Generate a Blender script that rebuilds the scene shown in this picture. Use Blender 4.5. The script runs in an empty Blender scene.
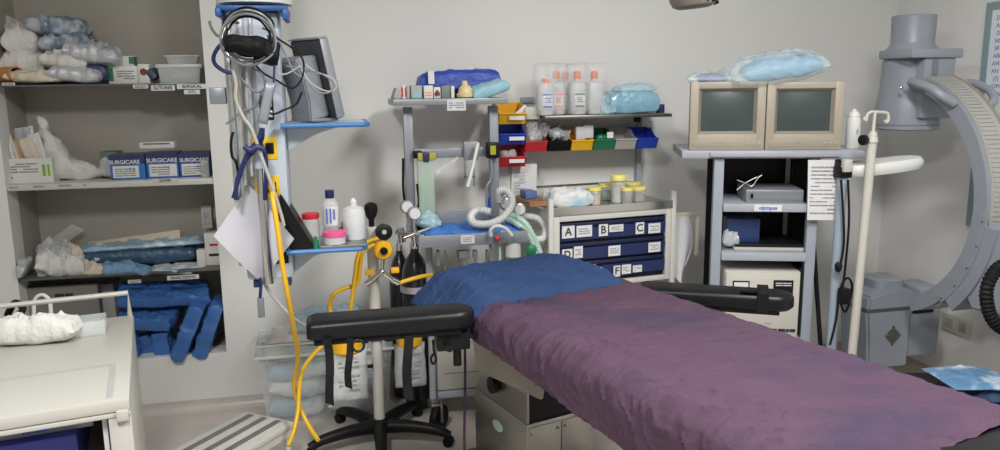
import bpy, bmesh, math, random
from mathutils import Vector, Matrix, noise
rnd = random.Random(7)
PI = math.pi
SC = bpy.context.scene
COL = SC.collection

# ------------------------------------------------------------------ camera
FPX, CAMH = 780.0, 1.6
PITCH, YAW, ROLL = math.radians(10.25), math.radians(12), math.radians(.7)
FW = Vector((math.sin(YAW)*math.cos(PITCH), math.cos(YAW)*math.cos(PITCH), -math.sin(PITCH)))
r0 = Vector((math.cos(YAW), -math.sin(YAW), 0)); u0 = r0.cross(FW)
RT = r0*math.cos(ROLL) - u0*math.sin(ROLL)
UP = r0*math.sin(ROLL) + u0*math.cos(ROLL)
CAM = Vector((0, 0, CAMH))
def ray(px, py): return FW + RT*((px-500)/FPX) - UP*((py-225)/FPX)
def at(px, py, y): d = ray(px, py); return CAM + d*(y/d.y)              # the point seen there at depth y
def atz(px, py, z): d = ray(px, py); return CAM + d*((z-CAMH)/d.z)      # ... at height z
def atx(px, py, x): d = ray(px, py); return CAM + d*(x/d.x)
cd = bpy.data.cameras.new('camera'); co = bpy.data.objects.new('camera', cd); COL.objects.link(co)
cd.sensor_width = 36; cd.sensor_fit = 'HORIZONTAL'; cd.lens = FPX*36/1000; cd.clip_start = .05
mw = Matrix((RT, UP, -FW)).transposed().to_4x4(); mw.translation = CAM
co.matrix_world = mw; SC.camera = co

# ------------------------------------------------------------------ materials
MATS = {}
def mat(name, col, rough=.5, metal=0, var=.06, scale=12, bump=0, bscale=60, alpha=1, coat=0, emis=0, spec=.5, trans=0, bw=None, bdist=.01):
    if name in MATS: return MATS[name]
    m = bpy.data.materials.new(name); m.use_nodes = True
    nt = m.node_tree; b = nt.nodes['Principled BSDF']; L = nt.links
    tc = nt.nodes.new('ShaderNodeTexCoord')
    nz = nt.nodes.new('ShaderNodeTexNoise'); nz.inputs['Scale'].default_value = scale; nz.inputs['Detail'].default_value = 4
    L.new(tc.outputs['Object'], nz.inputs['Vector'])
    mx = nt.nodes.new('ShaderNodeMix'); mx.data_type = 'RGBA'
    lo = [max(0, c*(1-var)) for c in col]; hi = [min(1, c*(1+var)) for c in col]
    mx.inputs[6].default_value = (*lo, 1); mx.inputs[7].default_value = (*hi, 1)
    L.new(nz.outputs['Fac'], mx.inputs[0]); L.new(mx.outputs[2], b.inputs['Base Color'])
    b.inputs['Roughness'].default_value = rough; b.inputs['Metallic'].default_value = metal
    b.inputs['Alpha'].default_value = alpha; b.inputs['Coat Weight'].default_value = coat
    b.inputs['Specular IOR Level'].default_value = spec
    b.inputs['Transmission Weight'].default_value = trans
    if bump:
        n2 = nt.nodes.new('ShaderNodeTexNoise'); n2.inputs['Scale'].default_value = bscale; n2.inputs['Detail'].default_value = 5
        if bw:
            mp = nt.nodes.new('ShaderNodeMapping'); mp.inputs['Scale'].default_value = bw
            L.new(tc.outputs['Object'], mp.inputs['Vector']); L.new(mp.outputs[0], n2.inputs['Vector'])
        else: L.new(tc.outputs['Object'], n2.inputs['Vector'])
        bp = nt.nodes.new('ShaderNodeBump'); bp.inputs['Strength'].default_value = bump; bp.inputs['Distance'].default_value = bdist
        L.new(n2.outputs['Fac'], bp.inputs['Height']); L.new(bp.outputs[0], b.inputs['Normal'])
    if emis:
        b.inputs['Emission Color'].default_value = (*col, 1); b.inputs['Emission Strength'].default_value = emis
    MATS[name] = m; return m
def blend(name, col2, lo, hi, scale=3, detail=3, stretch=None):
    """stains / two-tone: mixes a second colour over the material's colour by a noise threshold"""
    m = MATS[name]; nt = m.node_tree; b = nt.nodes['Principled BSDF']; L = nt.links
    src = b.inputs['Base Color'].links[0].from_socket
    tc = nt.nodes.new('ShaderNodeTexCoord'); nz = nt.nodes.new('ShaderNodeTexNoise')
    nz.inputs['Scale'].default_value = scale; nz.inputs['Detail'].default_value = detail
    if stretch:
        mp = nt.nodes.new('ShaderNodeMapping'); mp.inputs['Scale'].default_value = stretch
        L.new(tc.outputs['Object'], mp.inputs['Vector']); L.new(mp.outputs[0], nz.inputs['Vector'])
    else: L.new(tc.outputs['Object'], nz.inputs['Vector'])
    rp = nt.nodes.new('ShaderNodeMapRange'); rp.inputs[1].default_value = lo; rp.inputs[2].default_value = hi
    L.new(nz.outputs['Fac'], rp.inputs[0])
    mx = nt.nodes.new('ShaderNodeMix'); mx.data_type = 'RGBA'
    L.new(rp.outputs[0], mx.inputs[0]); L.new(src, mx.inputs[6]); mx.inputs[7].default_value = (*col2, 1)
    L.new(mx.outputs[2], b.inputs['Base Color'])
    return m

DIMW = mat('bounce_cut_paint', (.40,.41,.40), .6, var=.03, scale=2)  # grey given to the unseen left and front walls to cut bounced light
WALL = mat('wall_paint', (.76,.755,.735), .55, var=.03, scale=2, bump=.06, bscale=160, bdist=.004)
NICHE = mat('niche_shaded_paint', (.40,.37,.32), .6, var=.05, scale=3, bump=.05, bscale=120, bdist=.004)  # wall paint tinted beige and darkened; the niche's shade is in the colour
FLOOR = mat('floor_vinyl', (.55,.50,.46), .35, var=.07, scale=5); blend('floor_vinyl', (.45,.41,.38), .55, .75, 9, 8)
CEIL = mat('ceiling_paint', (.84,.84,.82), .7, var=.02)
WHITEP = mat('white_paint', (.60,.59,.55), .38, var=.03, scale=4); blend('white_paint', (.44,.42,.37), .66, .8, 7, 6)
TROLP = mat('trolley_paint', (.47,.46,.42), .38, var=.03, scale=4); blend('trolley_paint', (.33,.31,.27), .68, .8, 9, 6)
CREAM = mat('cream_plastic', (.38,.335,.265), .42, var=.03)
CREAM2 = mat('cream_panel', (.53,.515,.46), .45, var=.03)
GREYM = mat('grey_metal', (.29,.31,.34), .4, .35, var=.05)
GREYL = mat('light_grey_paint', (.36,.385,.43), .42, var=.03)
GREYD = mat('dark_grey_paint', (.19,.20,.22), .45, var=.05)
CARM = mat('c_arm_paint', (.275,.30,.345), .38, var=.04, scale=5)
CARML = mat('c_arm_light', (.40,.39,.37), .5, var=.06, scale=30)
BOOMP = mat('boom_paint', (.48,.54,.62), .4, var=.03)
STEEL = mat('steel', (.36,.35,.325), .36, .95, var=.06, scale=8, bump=.04, bscale=200)
STEELD = mat('dark_steel', (.25,.24,.22), .36, .9, var=.12, scale=6)
CHROME = mat('chrome', (.72,.72,.72), .15, 1, var=.02)
STEELT = mat('bright_steel', (.55,.54,.52), .22, .95, var=.05, scale=8)
RAILP = mat('rail_cream', (.70,.67,.56), .4, var=.03)
BRASS = mat('brass', (.55,.42,.18), .3, .9)
BLACK = mat('black_plastic', (.007,.007,.008), .42, spec=.25, var=.2)
BLACKR = mat('black_rubber', (.008,.008,.009), .6, spec=.2, var=.2)
VINYL = mat('black_vinyl', (.005,.005,.006), .40, spec=.3, var=.15, bump=.12, bscale=90, bdist=.003)
CYLB = mat('cylinder_black', (.015,.016,.02), .28, var=.2, coat=.3)
SCREEN = mat('screen_glass', (.050,.068,.068), .35, var=.03)
SCREENK = mat('screen_black', (.02,.02,.025), .12)
NAVY = mat('navy_plastic', (.022,.035,.12), .35, var=.15)
NAVYD = mat('navy_dark', (.010,.015,.05), .5, var=.2)
NAVYC = mat('navy_cable', (.012,.02,.11), .45)
BLUEP = mat('blue_plastic', (.02,.12,.55), .35, var=.1)
BLUEB = mat('blue_bin', (.02,.06,.45), .35, var=.1)
BLUEBOX = mat('blue_carton', (.03,.16,.50), .45, var=.08)
REDP = mat('red_plastic', (.62,.025,.04), .35, var=.1)
REDD = mat('dark_red_plastic', (.55,.03,.045), .35, var=.1)
YELP = mat('yellow_plastic', (.85,.45,.015), .38, var=.08)
YELH = mat('yellow_hose', (.78,.46,.02), .4, var=.08)
YELL = mat('yellow_label', (.75,.50,.02), .5, var=.1)
YELCAP = mat('pale_yellow_cap', (.80,.72,.22), .45, var=.06)
GREENP = mat('green_plastic', (.015,.18,.08), .38, var=.1)
GREYBIN = mat('grey_bin', (.42,.42,.41), .45, var=.06)
ORANGE = mat('orange_cap', (.9,.20,.03), .4, var=.06)
PINK = mat('pink_lid', (.75,.10,.28), .4)
PAPER = mat('paper', (.68,.68,.68), .7, var=.03); PAPERG = mat('paper_grey', (.62,.62,.65), .75, var=.04)
INK = mat('ink', (.02,.02,.02), .6); INKG = mat('grey_ink', (.25,.25,.26), .7); INKB = mat('blue_ink', (.08,.14,.48), .6)
WHITE = mat('white_plastic', (.66,.66,.64), .4, var=.03)
CARTON = mat('white_carton', (.70,.70,.66), .55, var=.05)
CARTONG = mat('grey_carton', (.40,.40,.39), .6, var=.06)
GAUZE = mat('gauze', (.66,.65,.62), .9, var=.05, bump=.5, bscale=70, bdist=.01)
WBAG = mat('white_bag', (.68,.66,.62), .55, var=.08, scale=18, bump=.55, bscale=26, bdist=.02)
CREAMBAG = mat('cream_bag', (.66,.58,.46), .6, var=.1, scale=14, bump=.5, bscale=26, bdist=.02)
BLUEWRAP = mat('blue_wrap', (.15,.21,.29), .3, var=.35, scale=16, bump=.6, bscale=28, bdist=.02, coat=.4); blend('blue_wrap', (.48,.51,.53), .46, .62, 17, 7)
SILVER = mat('silver_wrap', (.52,.54,.56), .28, .15, var=.2, scale=14, bump=.6, bscale=26, bdist=.02, coat=.5)
NAVYWRAP = mat('navy_wrap', (.045,.065,.13), .35, var=.3, bump=.5, bscale=26, bdist=.02)
LBLUE = mat('pale_blue_wrap', (.34,.50,.62), .4, var=.12, scale=14, bump=.5, bscale=30, bdist=.02, coat=.3); blend('pale_blue_wrap', (.75,.84,.88), .55, .68, 13, 5)
AQUA = mat('aqua_drape', (.30,.53,.62), .5, var=.1, bump=.45, bscale=30, bdist=.02)
MASKB = mat('mask_blue', (.18,.34,.52), .65, var=.1, bump=.3, bscale=40)
PACKW = mat('pack_white', (.66,.68,.68), .5, var=.1, scale=12, bump=.5, bscale=26, bdist=.02); blend('pack_white', (.34,.52,.62), .56, .66, 6, 4)
PACKB = mat('pack_teal', (.32,.48,.58), .5, var=.15, scale=10, bump=.5, bscale=26, bdist=.02); blend('pack_teal', (.66,.70,.72), .52, .64, 7, 4)
PADBLUE = mat('pad_blue', (.055,.155,.42), .3, var=.12, scale=10, bump=.35, bscale=14, bdist=.02)
BAGBLUE = mat('bag_blue', (.02,.06,.40), .4, var=.2, scale=16, bump=.5, bscale=24, bdist=.02)
SHEETB = mat('blue_sheet', (.026,.053,.135), .9, var=.15, scale=9, bump=.4, bscale=30, bdist=.014, spec=.2)
DRAPE = mat('purple_drape', (.074,.042,.068), .9, var=.16, scale=7, bump=.55, bscale=12, bdist=.03, spec=.2); blend('purple_drape', (.034,.029,.062), .52, .80, 3.0, 6, (1.0, 1.6, 1))
def clear(name, col, alpha, rough=.12, bump=.0):
    return mat(name, col, rough, var=.05, alpha=alpha, bump=bump, bscale=25, bdist=.02, coat=.3)
CLEAR = clear('clear_plastic', (.80,.82,.82), .32); FROST = clear('frosted_plastic', (.82,.84,.85), .62, .3)
BAGCLEAR = clear('clear_bag', (.80,.83,.84), .42, .15, .7); BAGBL = clear('blue_tint_bag', (.55,.78,.90), .55, .14, .7)
TINT = clear('jar_clear', (.75,.76,.72), .38); GLASSG = clear('tube_glass_green', (.58,.72,.58), .5)
BINC = clear('bin_clear', (.74,.78,.77), .36, .25); FLUID = clear('fluid_blue', (.25,.62,.78), .8, .1); BROWN = mat('amber_glass', (.22,.05,.02), .15, var=.1)
CABLEW = mat('cable_cream', (.44,.42,.37), .4, var=.06)
HOSEW = mat('hose_white', (.60,.61,.60), .35, var=.05); HOSEG = clear('hose_green', (.55,.76,.66), .75, .25)
DGLASS = mat('dark_shelf_glass', (.10,.105,.10), .2, var=.05)
ORG = mat('orange_line', (.60,.25,.07), .6); TAN = mat('mask_tan', (.76,.62,.32), .35, var=.08)
WOOD = mat('wood_brown', (.32,.17,.07), .5, var=.15); LAMPG = mat('lamp_bronze', (.20,.18,.16), .4, .3, var=.08)
EMIT = mat('lamp_diffuser', (1,.98,.94), .5, emis=3.0)
BOARD = mat('whiteboard', (.72,.78,.82), .25, var=.02); BOARDF = mat('board_frame', (.26,.36,.40), .35, .3)

# ------------------------------------------------------------------ mesh builder
def rot(rx=0, ry=0, rz=0): return Matrix.Rotation(rz,4,'Z') @ Matrix.Rotation(ry,4,'Y') @ Matrix.Rotation(rx,4,'X')
def loc(x, y=None, z=None): return Matrix.Translation(Vector(x) if y is None else Vector((x,y,z)))
def fbm(v, oct=3): return noise.fractal(v, .9, 2.1, oct, noise_basis='PERLIN_ORIGINAL')
class MB:
    def __init__(s): s.bm = bmesh.new()
    def add(s, tmp, M=None):
        if M is not None: tmp.transform(M)
        me = bpy.data.meshes.new('tmp'); tmp.to_mesh(me); tmp.free(); s.bm.from_mesh(me); bpy.data.meshes.remove(me); return s
    def box(s, c, d, bev=0, M=None, seg=2):
        t = bmesh.new(); bmesh.ops.create_cube(t, size=1); t.transform(Matrix.Diagonal((*d,1)))
        if bev: bmesh.ops.bevel(t, geom=t.edges[:], offset=min(bev, min(d)*.49), segments=seg, affect='EDGES', profile=.5)
        R = Matrix.Translation(Vector(c))
        return s.add(t, (M @ R) if M is not None else R)
    def bx(s, a, b, bev=0, M=None, seg=2):
        return s.box([(p+q)/2 for p,q in zip(a,b)], [abs(q-p) for p,q in zip(a,b)], bev, M, seg)
    def prism(s, pts, ext, bev=0, M=None):
        t = bmesh.new(); vs = [t.verts.new(p) for p in pts]; f = t.faces.new(vs)
        r = bmesh.ops.extrude_face_region(t, geom=[f]); e = Vector(ext)
        bmesh.ops.translate(t, verts=[v for v in r['geom'] if isinstance(v, bmesh.types.BMVert)], vec=e)
        bmesh.ops.recalc_face_normals(t, faces=t.faces[:])
        if bev: bmesh.ops.bevel(t, geom=t.edges[:], offset=bev, segments=2, affect='EDGES')
        return s.add(t, M)
    def lathe(s, prof, c=(0,0,0), axis=(0,0,1), seg=24, M=None, sq=None):
        t = bmesh.new(); rings = []
        for r, z in prof:
            if r < 1e-5: rings.append([t.verts.new((0,0,z))])
            else:
                ring = []
                for k in range(seg):
                    a = 2*PI*k/seg; ca, sa = math.cos(a), math.sin(a)
                    if sq:
                        n = (abs(ca)**sq + abs(sa)**sq)**(-1/sq); ca, sa = ca*n, sa*n
                    ring.append(t.verts.new((r*ca, r*sa, z)))
                rings.append(ring)
        for A, B in zip(rings, rings[1:]):
            for k in range(seg):
                k2 = (k+1) % seg
                if len(A) == 1 and len(B) == 1: break
                if len(A) == 1: t.faces.new((A[0], B[k2], B[k]))
                elif len(B) == 1: t.faces.new((A[k], A[k2], B[0]))
                else: t.faces.new((A[k], A[k2], B[k2], B[k]))
        for R in (rings[0], rings[-1]):
            if len(R) > 1: t.faces.new(R)
        bmesh.ops.recalc_face_normals(t, faces=t.faces[:])
        Q = Vector((0,0,1)).rotation_difference(Vector(axis).normalized()).to_matrix().to_4x4()
        W = Matrix.Translation(Vector(c)) @ Q
        return s.add(t, (M @ W) if M is not None else W)
    def cyl(s, a, b, r, r2=None, seg=20, bev=0, M=None):
        a, b = Vector(a), Vector(b); h = (b-a).length; r2 = r if r2 is None else r2
        pr = [(r,0),(r2,h)] if not bev else [(r-bev,0),(r,bev),(r2,h-bev),(r2-bev,h)]
        return s.lathe(pr, a, b-a, seg, M)
    def ball(s, c, r, sc=(1,1,1), M=None, seg=16):
        t = bmesh.new(); bmesh.ops.create_uvsphere(t, u_segments=seg, v_segments=seg//2+2, radius=r); t.transform(Matrix.Diagonal((*sc,1)))
        W = Matrix.Translation(Vector(c)); return s.add(t, (M @ W) if M is not None else W)
    def tube(s, pts, r, seg=8, smooth=6, closed=False, M=None, rib=0, flat=None):
        P = [Vector(p) for p in pts]; n = len(P); rs = list(r) if isinstance(r,(list,tuple)) else [r]*n
        if smooth > 1 and n > 2:
            Q, qr = [], []
            rng = range(n) if closed else range(n-1)
            for i in rng:
                p1, p2 = P[i], P[(i+1)%n]
                p0 = P[i-1] if (i > 0 or closed) else p1*2-p2
                p3 = P[(i+2)%n] if (i+2 < n or closed) else p2*2-p1
                for k in range(smooth):
                    t = k/smooth
                    Q.append(.5*((2*p1)+(p2-p0)*t+(2*p0-5*p1+4*p2-p3)*t*t+(3*p1-p0-3*p2+p3)*t**3)); qr.append(rs[i]*(1-t)+rs[(i+1)%n]*t)
            if not closed: Q.append(P[-1]); qr.append(rs[-1])
            P, rs = Q, qr
        if rib:                                                     # corrugated hose
            Q, qr, acc = [P[0]], [rs[0]], 0
            for i in range(len(P)-1):
                d = (P[i+1]-P[i]).length; k = max(1, int(d/rib*2))
                for j in range(1, k+1): Q.append(P[i].lerp(P[i+1], j/k)); qr.append(rs[i]*(1 if len(Q)%2 else .82))
            P, rs = Q, qr
        t = bmesh.new(); rings = []; N = len(P)
        tan = [(P[(i+1)%N]-P[i-1]).normalized() if (closed or 0 < i < N-1) else ((P[1]-P[0]) if i == 0 else (P[-1]-P[-2])).normalized() for i in range(N)]
        up = Vector((0,0,1)) if abs(tan[0].z) < .9 else Vector((1,0,0))
        nv = (up - tan[0]*up.dot(tan[0])).normalized()
        for i in range(N):
            nv = (nv - tan[i]*nv.dot(tan[i])).normalized(); bv = tan[i].cross(nv)
            fa = flat or 1
            rings.append([t.verts.new(P[i] + (nv*math.cos(2*PI*k/seg) + bv*math.sin(2*PI*k/seg)*fa)*rs[i]) for k in range(seg)])
        for i in range(N if closed else N-1):
            A, B = rings[i], rings[(i+1)%N]
            for k in range(seg): t.faces.new((A[k], A[(k+1)%seg], B[(k+1)%seg], B[k]))
        if not closed: t.faces.new(rings[0][::-1]); t.faces.new(rings[-1])
        bmesh.ops.recalc_face_normals(t, faces=t.faces[:])
        return s.add(t, M)
    def pillow(s, w, d, h, M=None, n=26, p=4, amp=0, freq=8, seed=0, low=.5, seam=0, e_=.5):
        """soft pack: two crumpled sheets that meet in a seam; low = share of the height below the seam"""
        t = bmesh.new(); top = {}; bot = {}
        sd = Vector((seed*7.3, seed*3.1, seed*5.7))
        for i in range(n+1):
            for j in range(n+1):
                u, v = 2*i/n-1, 2*j/n-1
                g = max(0, (1-abs(u)**p)*(1-abs(v)**p))**e_
                x, y = u*w/2, v*d/2
                q = Vector((x,y,0))*freq + sd
                e = 1 if (i in (0,n) or j in (0,n)) else 0
                ex, ey = (noise.noise(q*.7+Vector((9,0,0)))+.5*noise.noise(q*2.6))*amp*1.3, (noise.noise(q*.7+Vector((0,9,0)))+.5*noise.noise(q*2.6+Vector((5,0,0))))*amp*1.3
                cr = 1-abs(noise.noise(q*1.1+Vector((u*v,0,3))))*2.2
                vd = noise.voronoi(q*1.25+Vector((ex*9,ey*9,0)))[0]; rg = math.exp(-(vd[1]-vd[0])/.13)
                zt = h*(1-low)*g + (rg*amp*.9 +(abs(fbm(q))*1.6-.35)*amp + max(0,cr)**2*amp*.7 + noise.noise(q*3.3)*amp*.35)*(g**.6) + (seam*fbm(q*1.5) if e else 0)
                zb = -h*low*g + fbm(q+Vector((0,0,4)))*amp*.5*(g**.6)
                if e: zb = zt
                a = t.verts.new((x+ex, y+ey, zt)); top[i,j] = a
                bot[i,j] = a if e else t.verts.new((x+ex, y+ey, zb))
        for i in range(n):
            for j in range(n):
                t.faces.new((top[i,j], top[i+1,j], top[i+1,j+1], top[i,j+1]))
                f = [bot[i,j], bot[i,j+1], bot[i+1,j+1], bot[i+1,j]]
                try: t.faces.new(f)
                except ValueError: pass
        bmesh.ops.recalc_face_normals(t, faces=t.faces[:])
        return s.add(t, M)
    def sheet(s, fn, nu, nv, thick=0):
        t = bmesh.new(); g = [[t.verts.new(fn(i/nu, j/nv)) for j in range(nv+1)] for i in range(nu+1)]
        for i in range(nu):
            for j in range(nv): t.faces.new((g[i][j], g[i+1][j], g[i+1][j+1], g[i][j+1]))
        bmesh.ops.recalc_face_normals(t, faces=t.faces[:])
        if thick:
            t.normal_update()
            bmesh.ops.solidify(t, geom=t.faces[:], thickness=thick)
        return s.add(t)
    def torus(s, c, R, r, axis=(0,0,1), M=None, seg=24, a0=0, a1=2*PI):
        Q = Vector((0,0,1)).rotation_difference(Vector(axis).normalized()); full = abs(a1-a0-2*PI) < 1e-4
        pts = [Vector(c) + Q @ Vector((R*math.cos(a0+(a1-a0)*k/seg), R*math.sin(a0+(a1-a0)*k/seg), 0)) for k in range(seg if full else seg+1)]
        return s.tube(pts, r, 8, 1, full, M)
ROOT = {}
def finish(mb, name, m, M):
    bm = mb.bm
    if M is not None: bm.transform(M)
    bm.normal_update()
    for f in bm.faces: f.smooth = True
    for e in bm.edges:
        if len(e.link_faces) == 2 and e.calc_face_angle(0) > math.radians(38): e.smooth = False
    me = bpy.data.meshes.new(name); bm.to_mesh(me); bm.free(); me.materials.append(m)
    o = bpy.data.objects.new(name, me); COL.objects.link(o); return o
def tag(o, label=None, cat=None, group=None, kind=None):
    for k, v in (('label',label),('category',cat),('group',group),('kind',kind)):
        if v: o[k] = v
    return o
def thing(name, label, cat, l, rz=0, group=None):
    o = bpy.data.objects.new(name, None); COL.objects.link(o); o.empty_display_size = .05
    o.location = l; o.rotation_euler = (0,0,rz); ROOT[o.name] = loc(l) @ Matrix.Rotation(rz,4,'Z')
    return tag(o, label, cat, group)
def part(name, mb, m, parent, label=None, world=False):
    W = ROOT[parent.name]; o = finish(mb, name, m, W.inverted() if world else None)
    o.parent = parent; ROOT[o.name] = W
    if label: o['label'] = label
    return o
def solo(name, mb, m, label, cat, group=None):
    bm = mb.bm; xs = [v.co for v in bm.verts]
    c = Vector(((min(v.x for v in xs)+max(v.x for v in xs))/2, (min(v.y for v in xs)+max(v.y for v in xs))/2, min(v.z for v in xs)))
    o = finish(mb, name, m, loc(-c)); o.location = c; ROOT[o.name] = loc(c)
    return tag(o, label, cat, group)
def struct(name, mb, m): return tag(finish(mb, name, m, None), kind='structure')
def copy_thing(o, l, rz, label, m=None):
    c = o.copy(); COL.objects.link(c); c.location = l; c.rotation_euler = (0,0,rz); c['label'] = label; ROOT[c.name] = loc(l) @ Matrix.Rotation(rz,4,'Z')
    for ch in o.children:
        d = ch.copy(); COL.objects.link(d); d.parent = c; ROOT[d.name] = ROOT[c.name]
        for g in ch.children: h = g.copy(); COL.objects.link(h); h.parent = d
    return c
FONTCACHE = {}
def text_mb(s, h, M, depth=.0006, bold=0):
    """letters as a mesh, height h, in the x-z plane of M facing -y"""
    cu = bpy.data.curves.new('txt', 'FONT'); cu.body = s; cu.size = h*1.38; cu.extrude = depth; cu.align_x = 'CENTER'; cu.align_y = 'CENTER'; cu.offset = bold
    ob = bpy.data.objects.new('txt', cu); COL.objects.link(ob); dg = bpy.context.evaluated_depsgraph_get()
    me = bpy.data.meshes.new_from_object(ob.evaluated_get(dg)); bpy.data.objects.remove(ob); bpy.data.curves.remove(cu)
    mb = MB(); t = bmesh.new(); t.from_mesh(me); bpy.data.meshes.remove(me); mb.add(t, M @ Matrix.Rotation(PI/2,4,'X')); return mb
def lines_mb(M, w, h, n, seed=0, t=.0006, fill=.45):
    """rows of small print: n dashes in the x-z plane of M facing -y, centred"""
    r = random.Random(seed); mb = MB()
    for k in range(n):
        z = h/2 - h*(k+.5)/n; x = -w/2
        while x < w/2-.004:
            l = min(r.uniform(.12,.45)*w, w/2-x)
            if r.random() < .85: mb.box((x+l/2,0,z), (l*.9,t,h/n*fill), 0, M)
            x += l
    return mb
# ================================================================== the room
D, XR, XL, YF, HC = 3.95, 3.13, -2.2, -1.3, 2.8
NX0, NX1, NB = -1.475, -.572, 4.30                                  # the niche in the back wall
struct('floor', MB().bx((XL-.1,YF-.1,-.1),(XR+.1,NB+.1,0)), FLOOR)
struct('ceiling', MB().bx((XL-.1,YF-.1,HC),(XR+.1,NB+.1,HC+.1)), CEIL)
w = MB().bx((NX1,D,0),(XR+.1,D+.12,HC)).bx((XL-.1,D,0),(NX0,D+.12,HC)).bx((NX0,D,0),(NX1,D+.12,.292)).bx((NX0,D,2.35),(NX1,D+.12,HC))
struct('wall_back', w, WALL)
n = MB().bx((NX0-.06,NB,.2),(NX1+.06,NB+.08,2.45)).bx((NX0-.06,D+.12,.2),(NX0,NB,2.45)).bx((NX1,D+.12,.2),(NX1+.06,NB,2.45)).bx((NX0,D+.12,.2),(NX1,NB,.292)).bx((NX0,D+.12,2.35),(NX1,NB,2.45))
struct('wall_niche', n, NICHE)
struct('wall_right', MB().bx((XR,YF,0),(XR+.1,D,HC)), WALL)
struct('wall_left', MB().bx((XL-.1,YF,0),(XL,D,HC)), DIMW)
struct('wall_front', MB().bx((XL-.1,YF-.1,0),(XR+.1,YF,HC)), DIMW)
def cove(a, b, nrm):
    a, b, nrm = Vector(a), Vector(b), Vector(nrm); R = .045
    pts = [a, a+Vector((0,0,R+.012)), a+nrm*.004+Vector((0,0,R+.012)), a+nrm*.004+Vector((0,0,R))]
    for k in range(1,7):
        t = k/6*PI/2; pts.append(a+nrm*(.004+R*(1-math.cos(t)))+Vector((0,0,R*(1-math.sin(t)))))
    pass
    return MB().prism(pts, b-a)
struct('baseboard_back', cove((XL,D,-.002),(XR,D,-.002),(0,-1,0)), FLOOR)
struct('baseboard_right', cove((XR,YF,-.002),(XR,D,-.002),(-1,0,0)), FLOOR)

# ------------------------------------------------------------------ shelves of the niche
Z1, Z2, Z3, Z0 = 1.622, 1.170, .724, .292
def shelfboard(z, th, m, label):
    return solo('niche_shelf', MB().bx((NX0+.002,D-.002,z-th),(NX1-.002,NB-.002,z),.002), m, label, 'shelf')
shelfboard(Z1, .010, DGLASS, 'thin dark glass top shelf in the wall niche under wrapped bundles')
shelfboard(Z2, .028, WHITEP, 'white painted middle shelf in the wall niche carrying blue glove cartons')
shelfboard(Z3, .010, DGLASS, 'dark glass lower shelf in the wall niche above the blue pads')
def label_card(px0, px1, py, y, s, name_label, h=.02, m=PAPER, hang=.0):
    a, b = at(px0,py,y), at(px1,py,y); c = (a+b)/2
    t = solo('shelf_label', MB().box(c, ((b-a).length, .0015, h)), m, name_label, 'label')
    part('lettering', text_mb(s, h*.62, loc(c+Vector((0,-.0012,0))), bold=.0004) if s else lines_mb(loc(c+Vector((0,-.0014,0))), (b-a).length*.8, h*.7, 2, 3), INK, t, world=True)
label_card(133,148,86.5,D-.004,'','small white card label clipped under the top niche shelf, below the white carton',.018)
label_card(151,175,88,D-.004,'SUTURES','white card reading SUTURES on the edge of the top niche shelf',.024)
label_card(177,207,86.5,D-.004,'SURGICAL','crooked white card reading SURGICAL at the right end of the top niche shelf',.022)
label_card(184,200,92,D-.006,"OTs",'torn white card reading OTs hanging lowest from the top niche shelf',.02)
label_card(2,15,84,D-.004,'','blank looking grey card at the left end of the top niche shelf',.012)
label_card(152,178,180.5,D-.004,'GLOVES','paper strip reading GLOVES on the front edge of the middle niche shelf',.017,WHITEP)
for (a,b,py),s,d in zip(((8,19,187.5),(32,45,186.6),(57,73,185.5),(83,87,184.8)),('CORD','DRESS','CATHETER','IV'),('leftmost of the four','second of the four','third and widest of four','shortest of the four')):
    label_card(a,b,py,D-.004,'','dark lettered strip on the middle shelf edge, %s'%d,.012,WHITEP)
label_card(128,141,281.5,D-.006,'','small plain white sticker on the lower niche shelf edge',.016)
label_card(167,199,277.3,D-.006,'','long white printed sticker on the right half of the lower niche shelf edge',.022)

# ------------------------------------------------------------------ things on the top shelf
def pk(name, x0, x1, y0, y1, dep, h, m, label, cat, tilt=0, rz=0, p=3, amp=.012, seed=0, group=None, depth=.2, low=.5, freq=9, lean=0, n=26):
    """a soft pack whose outline spans the given pixel box at depth y = dep; depth = its size away from the viewer"""
    a, b = at(x0,(y0+y1)/2,dep), at(x1,(y0+y1)/2,dep); zt, zb = at((x0+x1)/2,y0,dep).z, at((x0+x1)/2,y1,dep).z
    w = (b-a).length; c = (a+b)/2; c.z = (zt+zb)/2
    hh = (zt-zb)*.95 if h is None else h
    M = loc(c) @ rot(lean, tilt, rz)
    return solo(name, MB().pillow(w, depth, hh, M, n+8, p, amp*1.25, freq*1.5, seed, low, e_=.42), m, label, cat, group)
YS = 4.07
W1 = 'bundles on the top niche shelf'
pk('wrapped_bundle', 8,54,50,82,4.13,None,WBAG,'large crumpled white cloth bundle at the left end of the top shelf, lying under another','bundle',0,0,4,.013,1,W1,.22)
pk('wrapped_bundle', 8,47,28,56,4.13,None,WBAG,'smaller white cloth bundle lying on top of the large white bundle, top shelf','bundle',-.1,0,4,.012,2,W1,.2)
pk('folded_pouch', 8,70,72,83,4.00,None,CREAMBAG,'flat cream coloured pouch at the shelf edge under the white bundles','pouch',0,0,4,.01,3,W1,.12)
solo('cardboard_tube', MB().lathe([(.030,0),(.035,.01),(.035,.11),(.030,.11),(.027,.02)], at(2,75,4.03)+Vector((-.0,.0,0)), (.75,-.6,.02), 20), ORG, 'orange brown rolled tube lying at the far left of the top niche shelf','tube')
pk('sterile_pack', 30,88,19,38,4.1,None,BLUEWRAP,'blue and white wrapped pack lying uppermost on the top shelf pile','pack',.06,0,3,.012,4,'sterile packs on the top niche shelf',.2)
pk('sterile_pack', 45,93,35,54,4.09,None,BLUEWRAP,'mottled blue pack directly under the uppermost pack on the top shelf','pack',-.08,0,3,.014,5,'sterile packs on the top niche shelf',.2)
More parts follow.
